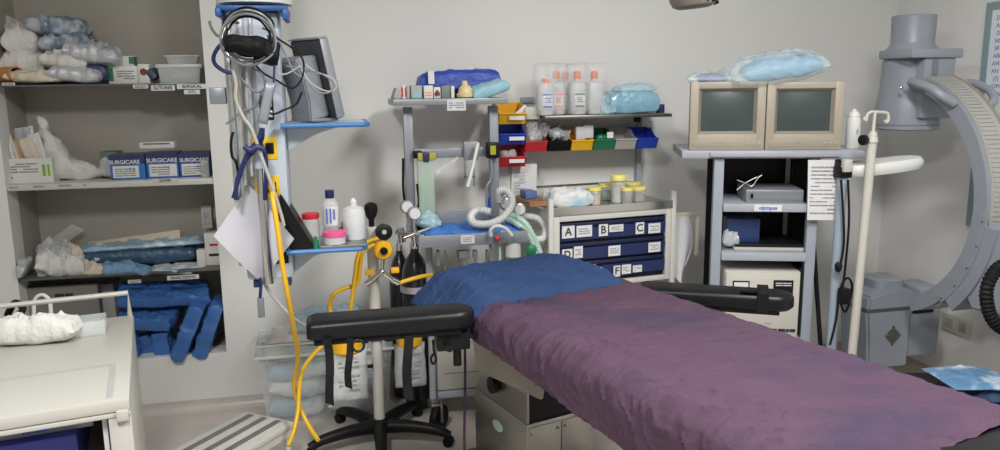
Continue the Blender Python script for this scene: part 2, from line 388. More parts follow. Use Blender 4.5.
pk('sterile_pack', 68,122,45,66,4.05,None,SILVER,'silver white pack sloping down to the right above the white carton','pack',.18,0,3,.014,6,'sterile packs on the top niche shelf',.18)
pk('sterile_pack', 46,94,53,72,4.06,None,WBAG,'plain white pack in the middle of the top shelf pile, right of the cloth bundles','pack',.12,0,3,.012,7,'sterile packs on the top niche shelf',.2)
pk('sterile_pack', 52,104,68,83,4.0,None,SILVER,'silver blue pack lying at the bottom front of the top shelf pile','pack',.1,0,3,.01,8,'sterile packs on the top niche shelf',.14)
pk('sterile_pack', 80,112,65,82,4.06,None,NAVYWRAP,'dark navy pack squeezed beside the white carton on the top shelf','pack',0,0,4,.01,9,'sterile packs on the top niche shelf',.18)
a = at(20,24,4.16)
solo('plastic_film', MB().sheet(lambda u,v: at(4+46*u, 14+34*u-4*math.sin(3*u)+v*16*(1-.4*u), 4.2-.05*v)+Vector((0,.015*noise.noise(Vector((u*5,v*5,1))),0)), 16,8,.0015), BAGCLEAR,'loose clear plastic film sticking up behind the top shelf pile','film')
pk('dark_pouch', 11,26,36,58,4.2,None,NAVYWRAP,'black pouch in shadow at the far left behind the white bundles','pouch',0,0,4,.01,10,None,.1)
def carton(name, x0, x1, y0, y1, dep, depth, m, label, cat='carton', rz=0, tilt=0, group=None, bev=.002, zb=None):
    a, b = at(x0,y1,dep), at(x1,y1,dep); w = (b-a).length; ym = (x0+x1)/2
    zt = at(ym,y0,dep).z; z0 = at(ym,y1,dep).z if zb is None else zb
    t = thing(name, label, cat, Vector(((a.x+b.x)/2, dep, z0)), rz, group)
    part('body', MB().bx((-w/2,0,0),(w/2,depth,zt-z0),bev, rot(0,tilt,0)), m, t)
    t['w'] = w; t['h'] = zt-z0; return t
c = carton('white_carton',109,139,66,82,4.03,.12,CARTON,'white printed carton with a green end flap on the top niche shelf',zb=Z1)
w, h = c['w'], c['h']
part('green_label', MB().bx((-w/2-.001,-.002,h*.15),(-w/2+.022,.03,h*.9)), GREENP, c)
part('print', lines_mb(loc((.01,-.0015,h*.5)), w*.6, h*.55, 4, 4), INKG, c)
c2 = carton('white_carton',139,150,64,82,4.02,.14,CARTON,'white carton end with a dark round symbol, right beside the green flapped carton',zb=Z1)
part('round_symbol', MB().lathe([(.016,0),(.016,.002)], (0,-.001,c2['h']*.6), (0,-1,0), 16), BROWN, c2)
c3 = carton('white_carton',118,134,56,66,4.06,.08,CARTON,'small white carton with a green side standing on the printed carton, top shelf',zb=Z1+h+.0005)
part('green_label', MB().bx((c3['w']/2-.001,0.005,.004),(c3['w']/2+.0015,.07,c3['h']-.004)).bx((c3['w']/2-.02,-.0015,.01),(c3['w']/2+.0015,.001,c3['h']-.004)), GREENP, c3)
pk('black_pouch', 147,158,66,82,4.06,.05,NAVYWRAP,'black wedge shaped pouch leaning on the white carton, top niche shelf','pouch',1.0,0,3,.006,12,None,.1)
def tub(px0,px1,py0,py1,dep,depth,label,z):
    a, b = at(px0,py1,dep), at(px1,py1,dep); w = (b-a).length; h = at((px0+px1)/2,py0,dep).z-z
    t = thing('plastic_box', label, 'plastic box', Vector(((a.x+b.x)/2,dep,z)))
    th = .003; m = MB().bx((-w/2+.01,0,0),(w/2-.01,depth,th)); 
    m.prism([(-w/2+.012,0,0),(w/2-.012,0,0),(w/2,0,h),(-w/2,0,h)],(0,th,0)).prism([(-w/2+.012,depth,0),(w/2-.012,depth,0),(w/2,depth,h),(-w/2,depth,h)],(0,-th,0))
    m.prism([(-w/2+.012,0,0),(-w/2+.012,depth,0),(-w/2,depth,h),(-w/2,0,h)],(th,0,0)).prism([(w/2-.012,0,0),(w/2-.012,depth,0),(w/2,depth,h),(w/2,0,h)],(-th,0,0))
    part('tub', m, BINC, t); part('lid', MB().bx((-w/2-.006,-.006,h*.80),(w/2+.006,depth+.004,h),.004), FROST, t); return t, w, h
t, w, h = tub(158,202,64,82,4.01,.14,'clear plastic storage box with a frosted lid on the right of the top niche shelf',Z1)
solo('gauze_swab', MB().tube([(t.location.x-w*.35,4.06,Z1+.014),(t.location.x-.02,4.05,Z1+.034),(t.location.x+w*.3,4.06,Z1+.043)],[.008,.011,.007],8), GAUZE,'rolled white swab lying inside the clear storage box on the top shelf','swab')
t2, w2, h2 = tub(166,199,55,64,4.09,.05,'second clear box standing on the frosted lid, top niche shelf',Z1+h+.001)

# ------------------------------------------------------------------ middle shelf
t = thing('sachet_carton','open white and green carton packed with sachets at the left of the middle shelf','carton',Vector((at(28,180,4.02).x,4.02,Z2)),-.06)
w = .225; h = .115
part('body', MB().bx((-w/2,0,0),(w/2,.004,h)).bx((-w/2,.14,0),(w/2,.144,h)).bx((-w/2,0.004,0),(-w/2+.004,.14,h)).bx((w/2-.004,0.004,0),(w/2,.14,h)).bx((-w/2+.004,.004,0),(w/2-.004,.14,.004)), CARTON, t)
part('green_label', MB().bx((-w/2+.018,-.0015,.02),(-w/2+.03,.001,.075)).bx((-w/2+.018,-.0015,.02),(-w/2+.05,.001,.03)).bx((w/2-.045,-.0015,.03),(w/2-.03,.001,.085)).bx((w/2-.022,-.0015,.03),(w/2-.012,.001,.085)), mat('lime_print',(.22,.45,.04),.5), t)
part('print', lines_mb(loc((-.01,-.0012,.07)), .12, .05, 4, 8), INKG, t)
sx = t.location.x
sach = [(-.085,.20,-.16,SILVER,'clear grey'),(-.06,.215,-.25,CREAMBAG,'cream'),(-.045,.19,-.32,mat('sachet_brown',(.55,.32,.18),.45,var=.15),'brown'),(-.02,.19,-.36,mat('sachet_brown2',(.62,.42,.28),.45,var=.15),'pale brown'),(.005,.185,-.36,mat('sachet_yellow',(.66,.45,.08),.45,var=.1),'mustard yellow'),(.03,.2,-.30,CREAMBAG,'cream'),(.05,.22,-.2,WBAG,'white'),(.075,.2,-.14,mat('sachet_teal',(.10,.34,.40),.45,var=.15),'teal'),(-.075,.24,-.05,BAGCLEAR,'clear'),(-.02,.245,-.1,SILVER,'silver')]
sl = ['grey foil sachet leaning furthest left in the open carton','cream sachet second from the left in the open carton','dark brown sachet fanned out in the open carton','pale brown sachet beside the dark brown one in the carton','mustard yellow sachet in the middle of the open carton','cream sachet right of the yellow one in the open carton','tall white sachet at the back right of the open carton','teal sachet furthest right in the open carton','tall clear packet at the back left of the open carton','tall silver packet standing at the back of the open carton']
for i,(x,hh,tl,m,_) in enumerate(sach):
    M = loc((sx+x+.02, 4.045+.012*(i%5)+(.04 if i>7 else 0), Z2+.012)) @ rot(-.05,tl,0)
    solo('sachet', MB().pillow(.055,hh,.006, M @ loc((0,0,hh/2)) @ rot(PI/2,0,0), 8, 6, .002, 20, i), m, sl[i], 'sachet', 'sachets in the open carton')
pts = [(36,118,.014),(44,123,.022),(44,131,.026),(50,140,.036),(55,152,.054),(62,164,.060),(76,169,.050),(90,170,.044),(100,172,.024),(107,175,.008)]
mb = MB().tube([at(x,y,4.10)-Vector((0,0,0)) for x,y,_ in pts],[r for *_,r in pts],20,6)
for v in mb.bm.verts: v.co += Vector((1,.7,1))*fbm(v.co*14)*.016 + Vector((0,0,1))*noise.noise(v.co*40)*.006
zmin = min(v.co.z for v in mb.bm.verts)
for v in mb.bm.verts: v.co.z = max(v.co.z, Z2+.001)
solo('plastic_bag', mb, WBAG, 'tall twisted white plastic bag curling along the middle niche shelf','bag')
pk('plastic_bag', 101,114,160,178,4.08,None,BAGCLEAR,'small clear crumpled bag beside the left glove carton','bag',0,0,3,.012,21,None,.08)
def glovebox(x0,x1,y0,y1,dep,label,fl=0,sagt=0,m=BLUEBOX):
    c = carton('glove_carton',x0,x1,y0,y1,dep,.16,m,label,'carton',zb=Z2,group='blue glove cartons on the middle shelf'); w, h = c['w'], c['h']
    part('dark_band', MB().bx((-w/2-.0008,-.001,h*.62),(w/2+.0008,.12,h+.0008)), NAVY, c)
    part('white_panel', MB().bx((-w/2+.012,-.0022,h*.08),(w/2-.006-fl,.0,h*.56)), CARTON, c)
    part('lettering', text_mb('SURGICARE', h*.16, loc((-fl/2,-.0016,h*.71)), bold=.0006), PAPER, c)
    part('print', lines_mb(loc((-.01,-.003,h*.3)), w*.6, h*.36, 4, int(x0)), INKG, c)
    part('size_mark', text_mb('7.5', h*.14, loc((.02,-.0032,h*.40))), INKB, c)
    return c
glovebox(111,146,155,179,4.01,'blue glove carton with a sagging open lid, leftmost of the three on the middle shelf',.022)
glovebox(147.5,179,153,178,4.02,'blue glove carton in the middle of the three on the middle shelf')
g = glovebox(180,211,153,177.5,4.03,'blue glove carton at the right end of the shelf behind a grey box',0,0,mat('blue_carton_dark',(.03,.10,.36),.45,var=.1))
c = carton('grey_box',201.5,209.5,160,177.5,4.0,.02,CARTONG,'small grey printed box standing before the rightmost glove carton',zb=Z2)
part('print', lines_mb(loc((0,-.0012,c['h']*.5)), c['w']*.7, c['h']*.6, 5, 2), INKG, c)
c = carton('green_box',102,120,152,178,4.13,.1,mat('dull_green',(.14,.19,.13),.6),'dull green box behind the leftmost blue glove carton',zb=Z2)
c = carton('clear_card_box',140,175,142,155,4.06,.08,FROST,'clear flat box with a dark red stripe lying on the glove cartons',zb=Z2+.142)
part('red_stripe', MB().bx((-c['w']*.38,-.0015,c['h']*.62),(c['w']*.38,.001,c['h']*.82)), mat('maroon',(.2,.03,.03),.5), c)

# ------------------------------------------------------------------ lower shelf
c = carton('tall_carton',203,213,206,235,4.05,.06,CARTONG,'narrow grey carton standing on the red marked white carton in the niche corner',zb=Z3+.185)
part('lid_band', MB().bx((-c['w']/2-.001,-.001,c['h']-.008),(c['w']/2+.001,.06,c['h']+.001)), GREYD, c)
part('print', lines_mb(loc((0,-.0012,c['h']*.45)), c['w']*.6, c['h']*.6, 7, 5), INKG, c)
c = carton('tall_carton',206.5,221,233,267.5,4.03,.09,CARTON,'white carton with a red and a black mark in the niche corner',zb=Z3)
part('red_mark', MB().bx((-.012,-.0015,c['h']*.6),(.028,.001,c['h']*.67)), REDD, c)
part('black_mark', MB().bx((-.018,-.0015,c['h']*.28),(.030,.001,c['h']*.36)), INK, c)
c = carton('small_carton',197.5,206,250,266,4.01,.05,CARTON,'small plain white carton left of the red marked carton',zb=Z3)
c = carton('small_carton',38,48,263,281,4.0,.04,CARTON,'small white carton at the left front of the lower niche shelf',zb=Z3)
pk('long_pack', 78,200,244,266,4.12,.07,mat('long_blue',(.035,.09,.16),.4,var=.2,bump=.5,bscale=26,bdist=.02,coat=.3),'long dark blue wrapped pack lying along the lower niche shelf','pack',0,0,6,.008,31,None,.16,n=26)
pk('long_pack', 80,205,240,249,4.14,.025,LBLUE,'flat pale blue pack lying on the long dark blue pack','pack',-.02,0,6,.006,32,None,.16,n=26)
t = solo('catheter_pack', MB().sheet(lambda u,v: at(88+92*u, 249-9*u-v*(6+4*u), 4.15+.04*v)+Vector((0,0,.004*noise.noise(Vector((u*9,v*3,0))))), 30,6,.004), CREAMBAG,'long cream peel pack with an orange tube, lying uppermost on the lower shelf','pack')
part('orange_tube', MB().tube([at(88+90*u, 246.5-7*u-2*math.sin(u*7), 4.145) for u in [k/10 for k in range(11)]],.004,6,3), ORG, t, world=True)
pk('folded_drape', 103,138,258,278,4.02,.05,MASKB,'mid blue folded drape at the front edge of the lower niche shelf','drape',.06,.2,6,.008,33,None,.12)
pk('folded_drape', 122,156,262,277,4.0,.03,MASKB,'smaller blue drape with a pointed corner resting against the folded drape','drape',.12,-.5,6,.006,34,None,.1)
for i,(x0,x1,y0,y1,l) in enumerate(((150,186,264,272,'flat white peel pack, left of the white packs on the lower shelf'),(160,196,266,274,'flat white peel pack, middle of the white packs on the lower shelf'),(172,204,262,269,'flat white peel pack, furthest right and back on the lower shelf'))):
    pk('peel_pack', x0,x1,y0,y1,4.03+.02*(i==2),.014,PAPERG if i==1 else PACKW,l,'pack',.05,-.3+.2*i,6,.004,40+i,'flat white packs on the lower shelf',.14)
solo('plastic_roll', MB().cyl(at(95,259.5,4.05), at(142,255,4.06), .012), HOSEW,'white plastic roll lying across the lower niche shelf','roll')
pk('clear_pouch', 36,72,244,264,4.12,None,BAGCLEAR,'clear glossy pouch at the back left of the lower niche shelf','pouch',.1,.2,3,.018,51,None,.16)
pk('clear_pouch', 44,84,252,281,4.03,.10,WBAG,'large milky bag of dressings at the left front of the lower shelf','bag',.15,.1,3,.02,52,None,.14)
pk('dressing_roll', 66,80,246,262,4.09,None,CREAMBAG,'cream dressing roll behind the milky bag on the lower shelf','roll',0,.5,3,.012,53,None,.1)
pk('dressing_pack', 76,106,264,278,4.02,.05,CREAMBAG,'crumpled cream dressing between the milky bag and the blue drape','dressing',0,0,3,.014,54,None,.1)
solo('clear_tray', MB().sheet(lambda u,v: at(50+22*u+12*v*0, 240-16*u+ -0*v, 4.2)+Vector((.05*v,.02*v,-.035*v)), 8,6,.0025), CLEAR,'clear moulded tray leaning on the niche back above the lower shelf','tray')
pk('foil_packet', 14,36,250,286,3.96,.025,SILVER,'silver foil packet hanging over the left end of the lower niche shelf','packet',-1.15,0,4,.010,55,None,.09)

# ------------------------------------------------------------------ blue pads below
def pad(px,py,dep,L,W,T,tilt,rz,label,seed,lean=0):
    c = at(px,py,dep); M = loc(c) @ rot(lean,tilt,rz)
    mb = MB().pillow(L,W,T,M,34,16,.008,13,seed,e_=.26)
    return solo('positioning_pad', mb, PADBLUE, label, 'pad', 'blue pads at the bottom of the niche')
pad(165,294,4.06,.43,.17,.05,.07,.16,'large blue vinyl pad lying uppermost on the pile of pads',1,.34)
pad(150,315,4.06,.27,.22,.06,.10,-.1,'blue pad lying flat under the uppermost large pad',2,.22)
pad(190,329,4.0,.295,.18,.07,-1.15,0,'blue pad leaning left in front, second from the right end',3)
pad(211,327,4.02,.29,.18,.065,-1.2,0,'blue pad leaning at the right end of the pile',4)
pad(163,341,4.05,.13,.14,.075,1.45,0,'short blue pad standing in the middle of the pile',5)
pad(147,345,4.09,.12,.12,.09,1.2,0,'small rounded blue pad in the shadow of the pile',6)
pad(132,348,4.0,.18,.14,.05,1.5,0,'blue pad standing at the left end just behind the white trolley',7)
c = carton('grey_carton',104.5,120,284,352,4.13,.12,CARTONG,'plain grey carton between the stencilled carton and the blue pads',zb=Z0+.002)
c = carton('dark_carton',22,104,286,352,4.04,.05,mat('dim_carton',(.20,.19,.175),.7),'dull dark carton with black stencilled print behind the white trolley rail',zb=Z0+.002)
part('lettering', lines_mb(loc((-.0,-.0012,c['h']-.045)), .15, .018, 1, 41, fill=.8), INK, c)
part('print', lines_mb(loc((.01,-.0012,c['h']-.072)), .19, .018, 1, 43, fill=.8), INK, c)
# ================================================================== white trolley, bottom left
ZT = .80
TL = Vector((-.555,2.10,0)); TR = math.radians(12)
t = thing('white_trolley','white painted metal trolley with a grooved top at the lower left','trolley',TL,TR)   # local: x to the left is negative, y back
W_, L_ = 1.0, .84
part('top', MB().bx((-W_,0,ZT-.035),(0,L_,ZT),.006), TROLP, t)
gr = MB()
gr.bx((-W_+.05,.285,ZT-.001),(-.04,.305,ZT+.0012)).bx((-.056,.02,ZT-.001),(-.04,.285,ZT+.0012))
part('groove', gr, GREYBIN, t, 'grey inlaid groove line')
part('fascia', MB().bx((-W_,.002,ZT-.05),(0,.02,ZT-.036),.003).box((-.02,-.002,ZT-.045),(.03,.012,.03),.003), TROLP, t)
part('side_panel', MB().bx((-.018,.022,.08),(-.001,L_-.02,ZT-.036),.002), TROLP, t)
part('post', MB().bx((-.055,.004,.08),(-.0,.021,ZT-.051),.002), TROLP, t)
part('shelf', MB().bx((-W_+.02,.022,.525),(-.02,L_-.03,.54),.002), TROLP, t)
part('back_panel', MB().bx((-W_+.02,L_-.03,.10),(-.02,L_-.015,ZT-.036)), GREYD, t)
for x in (-W_+.03,-.04):
    for y in (.05,L_-.06):
        c = part('caster', MB().cyl((x-.012,y,.04),(x+.012,y,.04),.038,seed if False else None,16,.004).box((x,y,.07),(.03,.03,.03),.003), BLACKR, t)
ga = MB(); gz = ZT+.085
ga.tube([(-W_+.01,L_-.012,ZT),(-W_+.01,L_-.012,gz),(-.012,L_-.012,gz),(-.012,L_-.012,ZT)],.009,8,1)
part('rail', ga, TROLP, t, 'raised white tube rail along the back')
TM = loc(TL) @ Matrix.Rotation(TR,4,'Z')
def tl(x,y,z): return TM @ Vector((x,y,z))
g0, g1 = atz(-12,336,ZT+.035), atz(77,331,ZT+.035)
ax = math.atan2(g1.y-g0.y, g1.x-g0.x)
solo('gauze_roll', MB().pillow((g1-g0).length,.10,.075, loc((g0+g1)/2+Vector((0,.01,.004))) @ rot(0,0,ax), 30,5,.011,14,61,.46), GAUZE,'frayed white gauze roll lying on top of the white trolley','gauze roll')
p0 = atz(12,322,ZT+.012)
solo('black_cable', MB().tube([p0+Vector((-.05,.1,0)),p0+Vector((-.01,.07,.05)),p0+Vector((.02,.05,.03)),p0+Vector((.0,.0,.0))],.012,8), BLACKR,'short black cable end behind the gauze roll on the white trolley','cable')
p0 = atz(38,318,ZT+.008)
solo('tubing_loop', MB().tube([p0+Vector((-.03,.05,0)),p0+Vector((-.025,.06,.05)),p0+Vector((.0,.06,.068)),p0+Vector((.025,.05,.05)),p0+Vector((.03,.04,0))],.007,8), HOSEW,'grey white tubing loop standing behind the gauze roll on the trolley','tubing')
cc = atz(82,312,ZT+.001); k = thing('clear_dish','clear rectangular dish near the back rail of the white trolley','dish',tl(-.17,L_-.17,ZT+.0005),TR)
part('dish', MB().bx((-.09,-.05,0),(.09,.05,.004)).bx((-.09,-.05,0.004),(-.087,.05,.05)).bx((.087,-.05,0.004),(.09,.05,.05)).bx((-.087,-.05,0.004),(.087,-.047,.05)).bx((-.087,.047,0.004),(.087,.05,.05)), BINC, k)
# what stands on its shelf
zs = .5405
k = thing('instrument_case','dark blue case inside the white trolley under its top','case',tl(-.33,.10,zs),TR)
part('body', MB().bx((-.18,0,0),(.19,.35,.145),.008), mat('case_blue',(.045,.055,.36),.4,var=.1), k)
part('grip', MB().box((-.12,-.006,.09),(.05,.012,.02),.004), BLACK, k)
k = thing('clear_lid_box','clear lidded box with an orange tag lying on the dark blue case','box',tl(-.26,.13,zs+.1455),TR)
part('lid', MB().bx((-.13,0,.0),(.16,.2,.035),.006), CLEAR, k)
part('orange_tag', MB().bx((-.10,-.002,.006),(-.075,.0,.034)), ORANGE, k)
part('blue_clip', MB().box((.02,-.004,.022),(.06,.012,.02),.004), BLUEB, k)
k = thing('drawer_box','black edged beige box to the left inside the white trolley','box',tl(-.60,.08,zs),TR)
part('body', MB().bx((-.07,0,0),(.075,.3,.19),.004), CARTONG, k)
part('black_strap', MB().bx((-.03,-.004,0),(-.005,.0,.19)).bx((-.03,-.004,.191),(-.005,.3,.195)), BLACKR, k)
solo('ruler_strip', MB().bx((-.072,.03,zs),(-.060,.05,ZT-.06),.001, TM), PAPERG,'white ruled strip standing beside the right post inside the trolley','strip')
solo('tubing_loop', MB().tube([tl(-.40,.05,ZT-.055),tl(-.405,.045,.70),tl(-.395,.04,.65),tl(-.37,.045,.60),tl(-.35,.05,.55)],.007,8), FROST,'clear tube hanging in front of the dark blue case in the white trolley','tubing')

# ================================================================== step stool
b = [atz(245,411,.2), atz(301,419,.2), atz(165,447,.2)]
e1 = (b[1]-b[0]); e2 = (b[2]-b[0]); e1.normalize(); sr = math.radians(-37)
t = thing('step_stool','low white step stool with three grey non slip strips on its top','stool',(b[0].x,b[0].y,0),sr)
SW, SL = .275, .50                                                       # x: width, -y: length
part('top', MB().bx((0,-SL,.175),(SW,0,.2),.006), WHITEP, t)
for k in range(3):
    x = .04+k*.075
    part('grip_strip', MB().bx((x,-SL+.03,.2),(x+.03,-.02,.2025),.001), mat('grip_grey',(.16,.16,.155),.7,var=.1), t, 'dark grey grip strip')
for x in (.02,SW-.02):
    for y in (-.03,-SL+.03): part('leg', MB().cyl((x,y,.0),(x,y,.1745),.013,.013,12), WHITEP, t)
part('apron', MB().bx((.004,-SL+.004,.145),(SW-.004,-SL+.012,.1745)).bx((.004,-.012,.145),(SW-.004,-.004,.1745)).bx((SW-.012,-SL+.013,.145),(SW-.004,-.013,.1745)).bx((.004,-SL+.013,.145),(.012,-.013,.1745)), WHITEP, t)

# ================================================================== pendant column
BX, BY = -.255, 3.0
t = thing('supply_pendant','light blue grey medical supply column hanging from the ceiling with hooks and sockets','supply pendant',(BX,BY,.88))
bt = MB().bx((-.085,0,.0),(.085,.2,.985),.012)
part('body', bt, BOOMP, t)
part('ceiling_tube', MB().cyl((0,.1,1.055),(0,.1,HC-.88),.05), BOOMP, t)
part('top_disc', MB().lathe([(.10,1.012),(.135,1.016),(.135,1.05),(.06,1.055)],(.0,.09,0)), WHITE, t)
part('top_plate', MB().bx((-.12,-.05,.985),(.12,.22,1.003),.004).box((-.113,.02,.978),(.02,.16,.03),.005).box((.113,.02,.972),(.02,.16,.04),.005), mat('plate_blue',(.02,.09,.30),.4), t, 'blue top plate')
for x in (-.05,.06): part('foot', MB().box((x,.03,-.015),(.03,.06,.03),.005), NAVY, t, 'dark rubber foot')
part('side_rail', MB().bx((-.115,.03,.05),(-.087,.06,.97),.004), CHROME, t)
part('channel', MB().bx((-.060,-.006,.35),(-.035,0.0,.97),.002).bx((-.02,-.006,.35),(-.005,0.0,.97),.002), GREYM, t)
for i,(py,zz) in enumerate(((132,.455),(174,.31),(255,.055),(262,.03))):
    if i < 2:
        o = part('socket_plate', MB().bx((-.035,-.004,zz),(.055,0,zz+.085),.003), YELL, t, 'yellow socket plate')
        part('socket', MB().bx((-.022,-.010,zz+.022),(.006,-.004,zz+.062),.002).bx((.012,-.010,zz+.022),(.042,-.004,zz+.062),.002), BLACK, o)
        part('lettering', lines_mb(loc((.01,-.0045,zz+.074)), .055, .012, 1, 5, fill=.7), INK, o)
o = part('socket_plate', MB().bx((-.0,-.004,.60),(.05,0,.69),.003), BLACK, t, 'black twin socket plate')
part('socket', MB().bx((.028,-.009,.61),(.045,-.004,.635),.002).bx((.028,-.009,.65),(.045,-.004,.675),.002), WHITE, o)
o = part('socket_plate', MB().bx((.0,-.004,.19),(.05,0,.255),.003), BLACK, t); part('socket', MB().cyl((.025,-.004,.222),(.025,-.03,.222),.016), CHROME, o)
o = part('socket_plate', MB().prism([(.02,-.0005,.06),(.07,-.0005,.06),(.07,-.0005,.13),(.05,-.0005,.125)],(0,-.004,0)), BLACK, t)
# round pole clamped to the front of the column
pp, pb = at(262,163,2.94), at(266,278,2.94)
part('front_pole', MB().cyl((pp.x-BX-.005,-.06,-.0),(pp.x-BX-.005,-.06,.43),.019), CHROME, t)
part('pole_collar', MB().cyl((pp.x-BX-.005,-.06,.43),(pp.x-BX-.005,-.06,.49),.023).box((pp.x-BX-.005,-.03,.46),(.02,.06,.03)), BOOMP, t)
part('hook', MB().tube([(-.05,-.004,.945),(-.075,-.01,.95),(-.092,-.02,.92),(-.105,-.02,.90),(-.125,-.02,.90),(-.142,-.02,.925),(-.148,-.02,.95)],.005), STEELD, t)
part('side_box', MB().bx((-.175,.03,.66),(-.118,.09,.72),.004), GREYM, t)
# two shelves on the right
def boomshelf(px0,px1,py,dep,z,label,bev=1):
    x0, x1 = at(px0,py,2.98).x-BX, at(px1,py,2.98).x-BX; z -= .88
    part('shelf_bracket', MB().prism([(.086,.06,z-.022),(x1-.10,.06,z-.022),(x1-.19,.06,z-.05),(.086,.06,z-.11)],(0,.05,0),.003), BOOMP, t)
    o = part('shelf', MB().bx((.086,-.02,z-.02),(x1,.24,z-.004),.003), BOOMP, t)
    part('blue_edge', MB().tube([(x1-.005,.24,z-.011),(x1+.006,.22,z-.011),(x1+.006,-.01,z-.011),(x1-.01,-.031,z-.011),(x0-.02,-.031,z-.011)],.0095,8,1), mat('edge_blue',(.05,.19,.46),.4,var=.2,scale=30), o)
    return z+.88
ZS1 = boomshelf(286,366,123,2.98,at(330,122,2.98).z,'')
ZS2 = boomshelf(292,364,247,2.98,at(330,247,2.98).z,'')
# coiled tubes, cuff and cables
CX = at(250,41,2.9)
k = thing('tubing_coil','thick coil of grey and clear monitor tubing hanging at the column top','tubing',(CX.x,2.86,CX.z))
for i,(m,r,a) in enumerate(((GREYD,.090,0),(STEELD,.083,.3),(BLACKR,.070,.7),(GREYM,.087,1.1),(GREYBIN,.079,2.0),(BLACKR,.086,2.6),(GREYD,.075,3.3))):
    part('tube', MB().tube([(r*math.cos(q*PI/6)*(1+.04*math.sin(3*q+i)), -.03+.010*i+.012*math.sin(q*1.7), r*.94*math.sin(q*PI/6)+.006*i) for q in range(12)],.0038,8,5,True), m, k)
k = thing('blood_pressure_cuff','black rolled pressure cuff hung through the tubing coil','cuff',(CX.x,2.85,CX.z-.06))
part('cuff', MB().pillow(.13,.06,.065, loc((-.01,-.04,.04)) @ rot(1.2,.05,0),20,4,.008,9,5), BLACKR, k)
part('pouch', MB().pillow(.085,.08,.08, loc((.055,.02,.02)) @ rot(1.2,.2,.3),16,5,.008,9,6), BLACKR, k)
def cable(px, m, r, label, name='cable', dep=2.9, cat='cable', seg=6):
    return solo(name, MB().tube([at(p[0],p[1],p[2] if len(p) > 2 else dep) for p in px], r, 8, seg), m, label, cat)
cable([(236,41),(222,44),(214,55),(215,64),(224,71),(232,73)],NAVYC,.007,'thick navy hose looping out left of the tubing coil','hose')
cable([(262,28),(272,33),(281,45),(288,60),(294,72),(306,80),(318,92),(330,92),(334,84),(322,74),(300,68),(286,66)],GREYD,.003,'thin grey monitor lead swinging from the coil round to the monitor')
cable([(252,60),(262,72),(276,80),(292,88),(302,78),(303,60),(292,48),(280,40),(268,30)],BLACKR,.0035,'thin black lead making a large loop right of the column')
cable([(275,52),(277,62),(276,72),(286,74),(300,66)],GREYBIN,.003,'thin white lead drooping between the column and the monitor')
cable([(305,64),(316,72),(332,78),(336,88),(326,91),(310,82),(300,66)],GREYBIN,.0026,'pale lead coiled in front of the grey monitor back')
cable([(268,95),(264,105),(272,114),(284,110),(296,104),(302,92)],BLACK,.004,'black lead with a plug passing below the grey monitor')
cable([(238,74),(246,84),(256,92),(265,88),(262,74),(252,68)],GREYD,.004,'grey lead looped on the column front just below the coil')
cable([(226,124),(234,118),(243,111),(256,106),(262,90)],GREYD,.004,'grey lead sticking out to the left of the column at mid height')
cable([(233,70),(236,84),(236,100),(244,118),(252,130),(262,158),(272,186),(281,214),(284,226)],CABLEW,.0062,'thick cream hose running diagonally down the column front','hose',2.87)
cable([(240,62),(239,90),(240,120),(242,150),(245,185)],CABLEW,.0065,'white hose hanging straight down the left of the column','hose',2.93)
cable([(247,68),(247,95),(249,120),(250,150),(252,176)],GREYBIN,.006,'grey hose hanging beside the white one on the column','hose',2.92)
cable([(262,128),(258,140),(250,150),(243,164),(237,182),(236,200)],NAVYC,.0075,'navy tube bundle slanting from the knot to the lower left','hose',2.88)
cable([(263,128),(262,140),(254,152),(246,160),(240,176),(233,198)],NAVYC,.0065,'second navy tube crossing behind the slanting bundle','hose',2.91)
cable([(258,146),(264,150),(266,164),(266,185),(265,200)],NAVYC,.008,'navy tube running down behind the steel pole','hose',2.9)
cable([(244,146),(250,150),(258,147),(264,149)],NAVYC,.010,'short navy tie knotting the tubes at the column','tie',2.86)
cable([(233,132),(231,142),(232,156),(236,162),(239,178)],BLACK,.005,'thin black cable at the far left of the column')
k = thing('hand_control','grey hand control hanging by its lead on the column front','hand control',at(264,120,2.86))
part('grip', MB().pillow(.035,.15,.026, loc((.012,0,.06)) @ rot(PI/2,0.25,0),14,6,0,5,1), GREYM, k)
part('lead', MB().tube([(.04,.0,.12),(.045,.01,.20),(.03,.02,.29)],.004), NAVYC, k)
k = cable([(260,278),(261,284),(260,300),(261,304)],NAVYC,.006,'navy cord with a dark end connector hanging below the column','cord',2.93)
part('connector', MB().bx((-.012,-.008,-.04),(.012,.008,.035),.003, loc(at(261,307,2.93))).cyl(at(261,300,2.93),at(261,303,2.93),.007), GREYD, k, world=True)
cable([(262,280,2.97),(276,300,2.98),(296,320,3.0),(312,328,3.1)],GREYBIN,.0065,'grey white hose slanting from the column base down to the right','hose')
# hung cloth / paper square, pole in front of it
q = [at(*p,2.915) for p in ((247,188),(294,240),(262,286),(212,238))]
def paperfn(u,v):
    a = q[0].lerp(q[1],u); bq = q[3].lerp(q[2],u); p = a.lerp(bq,v); return p+Vector((0,.028*math.sin(u*4+v*2)+.012*math.sin(v*7),0))
pq = [at(247,188,2.90),at(294,240,2.90),at(260,287,2.90),at(212,238,2.90)]
solo('paper_sheet', MB().sheet(lambda u,v: (lambda p: Vector((p.x,2.967+.016*math.cos(u*3.4+v*1.5)-.030*abs(u-v)**1.5,p.z)))(pq[0].lerp(pq[1],u).lerp(pq[3].lerp(pq[2],u),v)),14,14,.0012), mat('lilac_paper',(.52,.52,.57),.7,var=.03),'creased white paper square hung cornerwise behind the steel pole','paper')
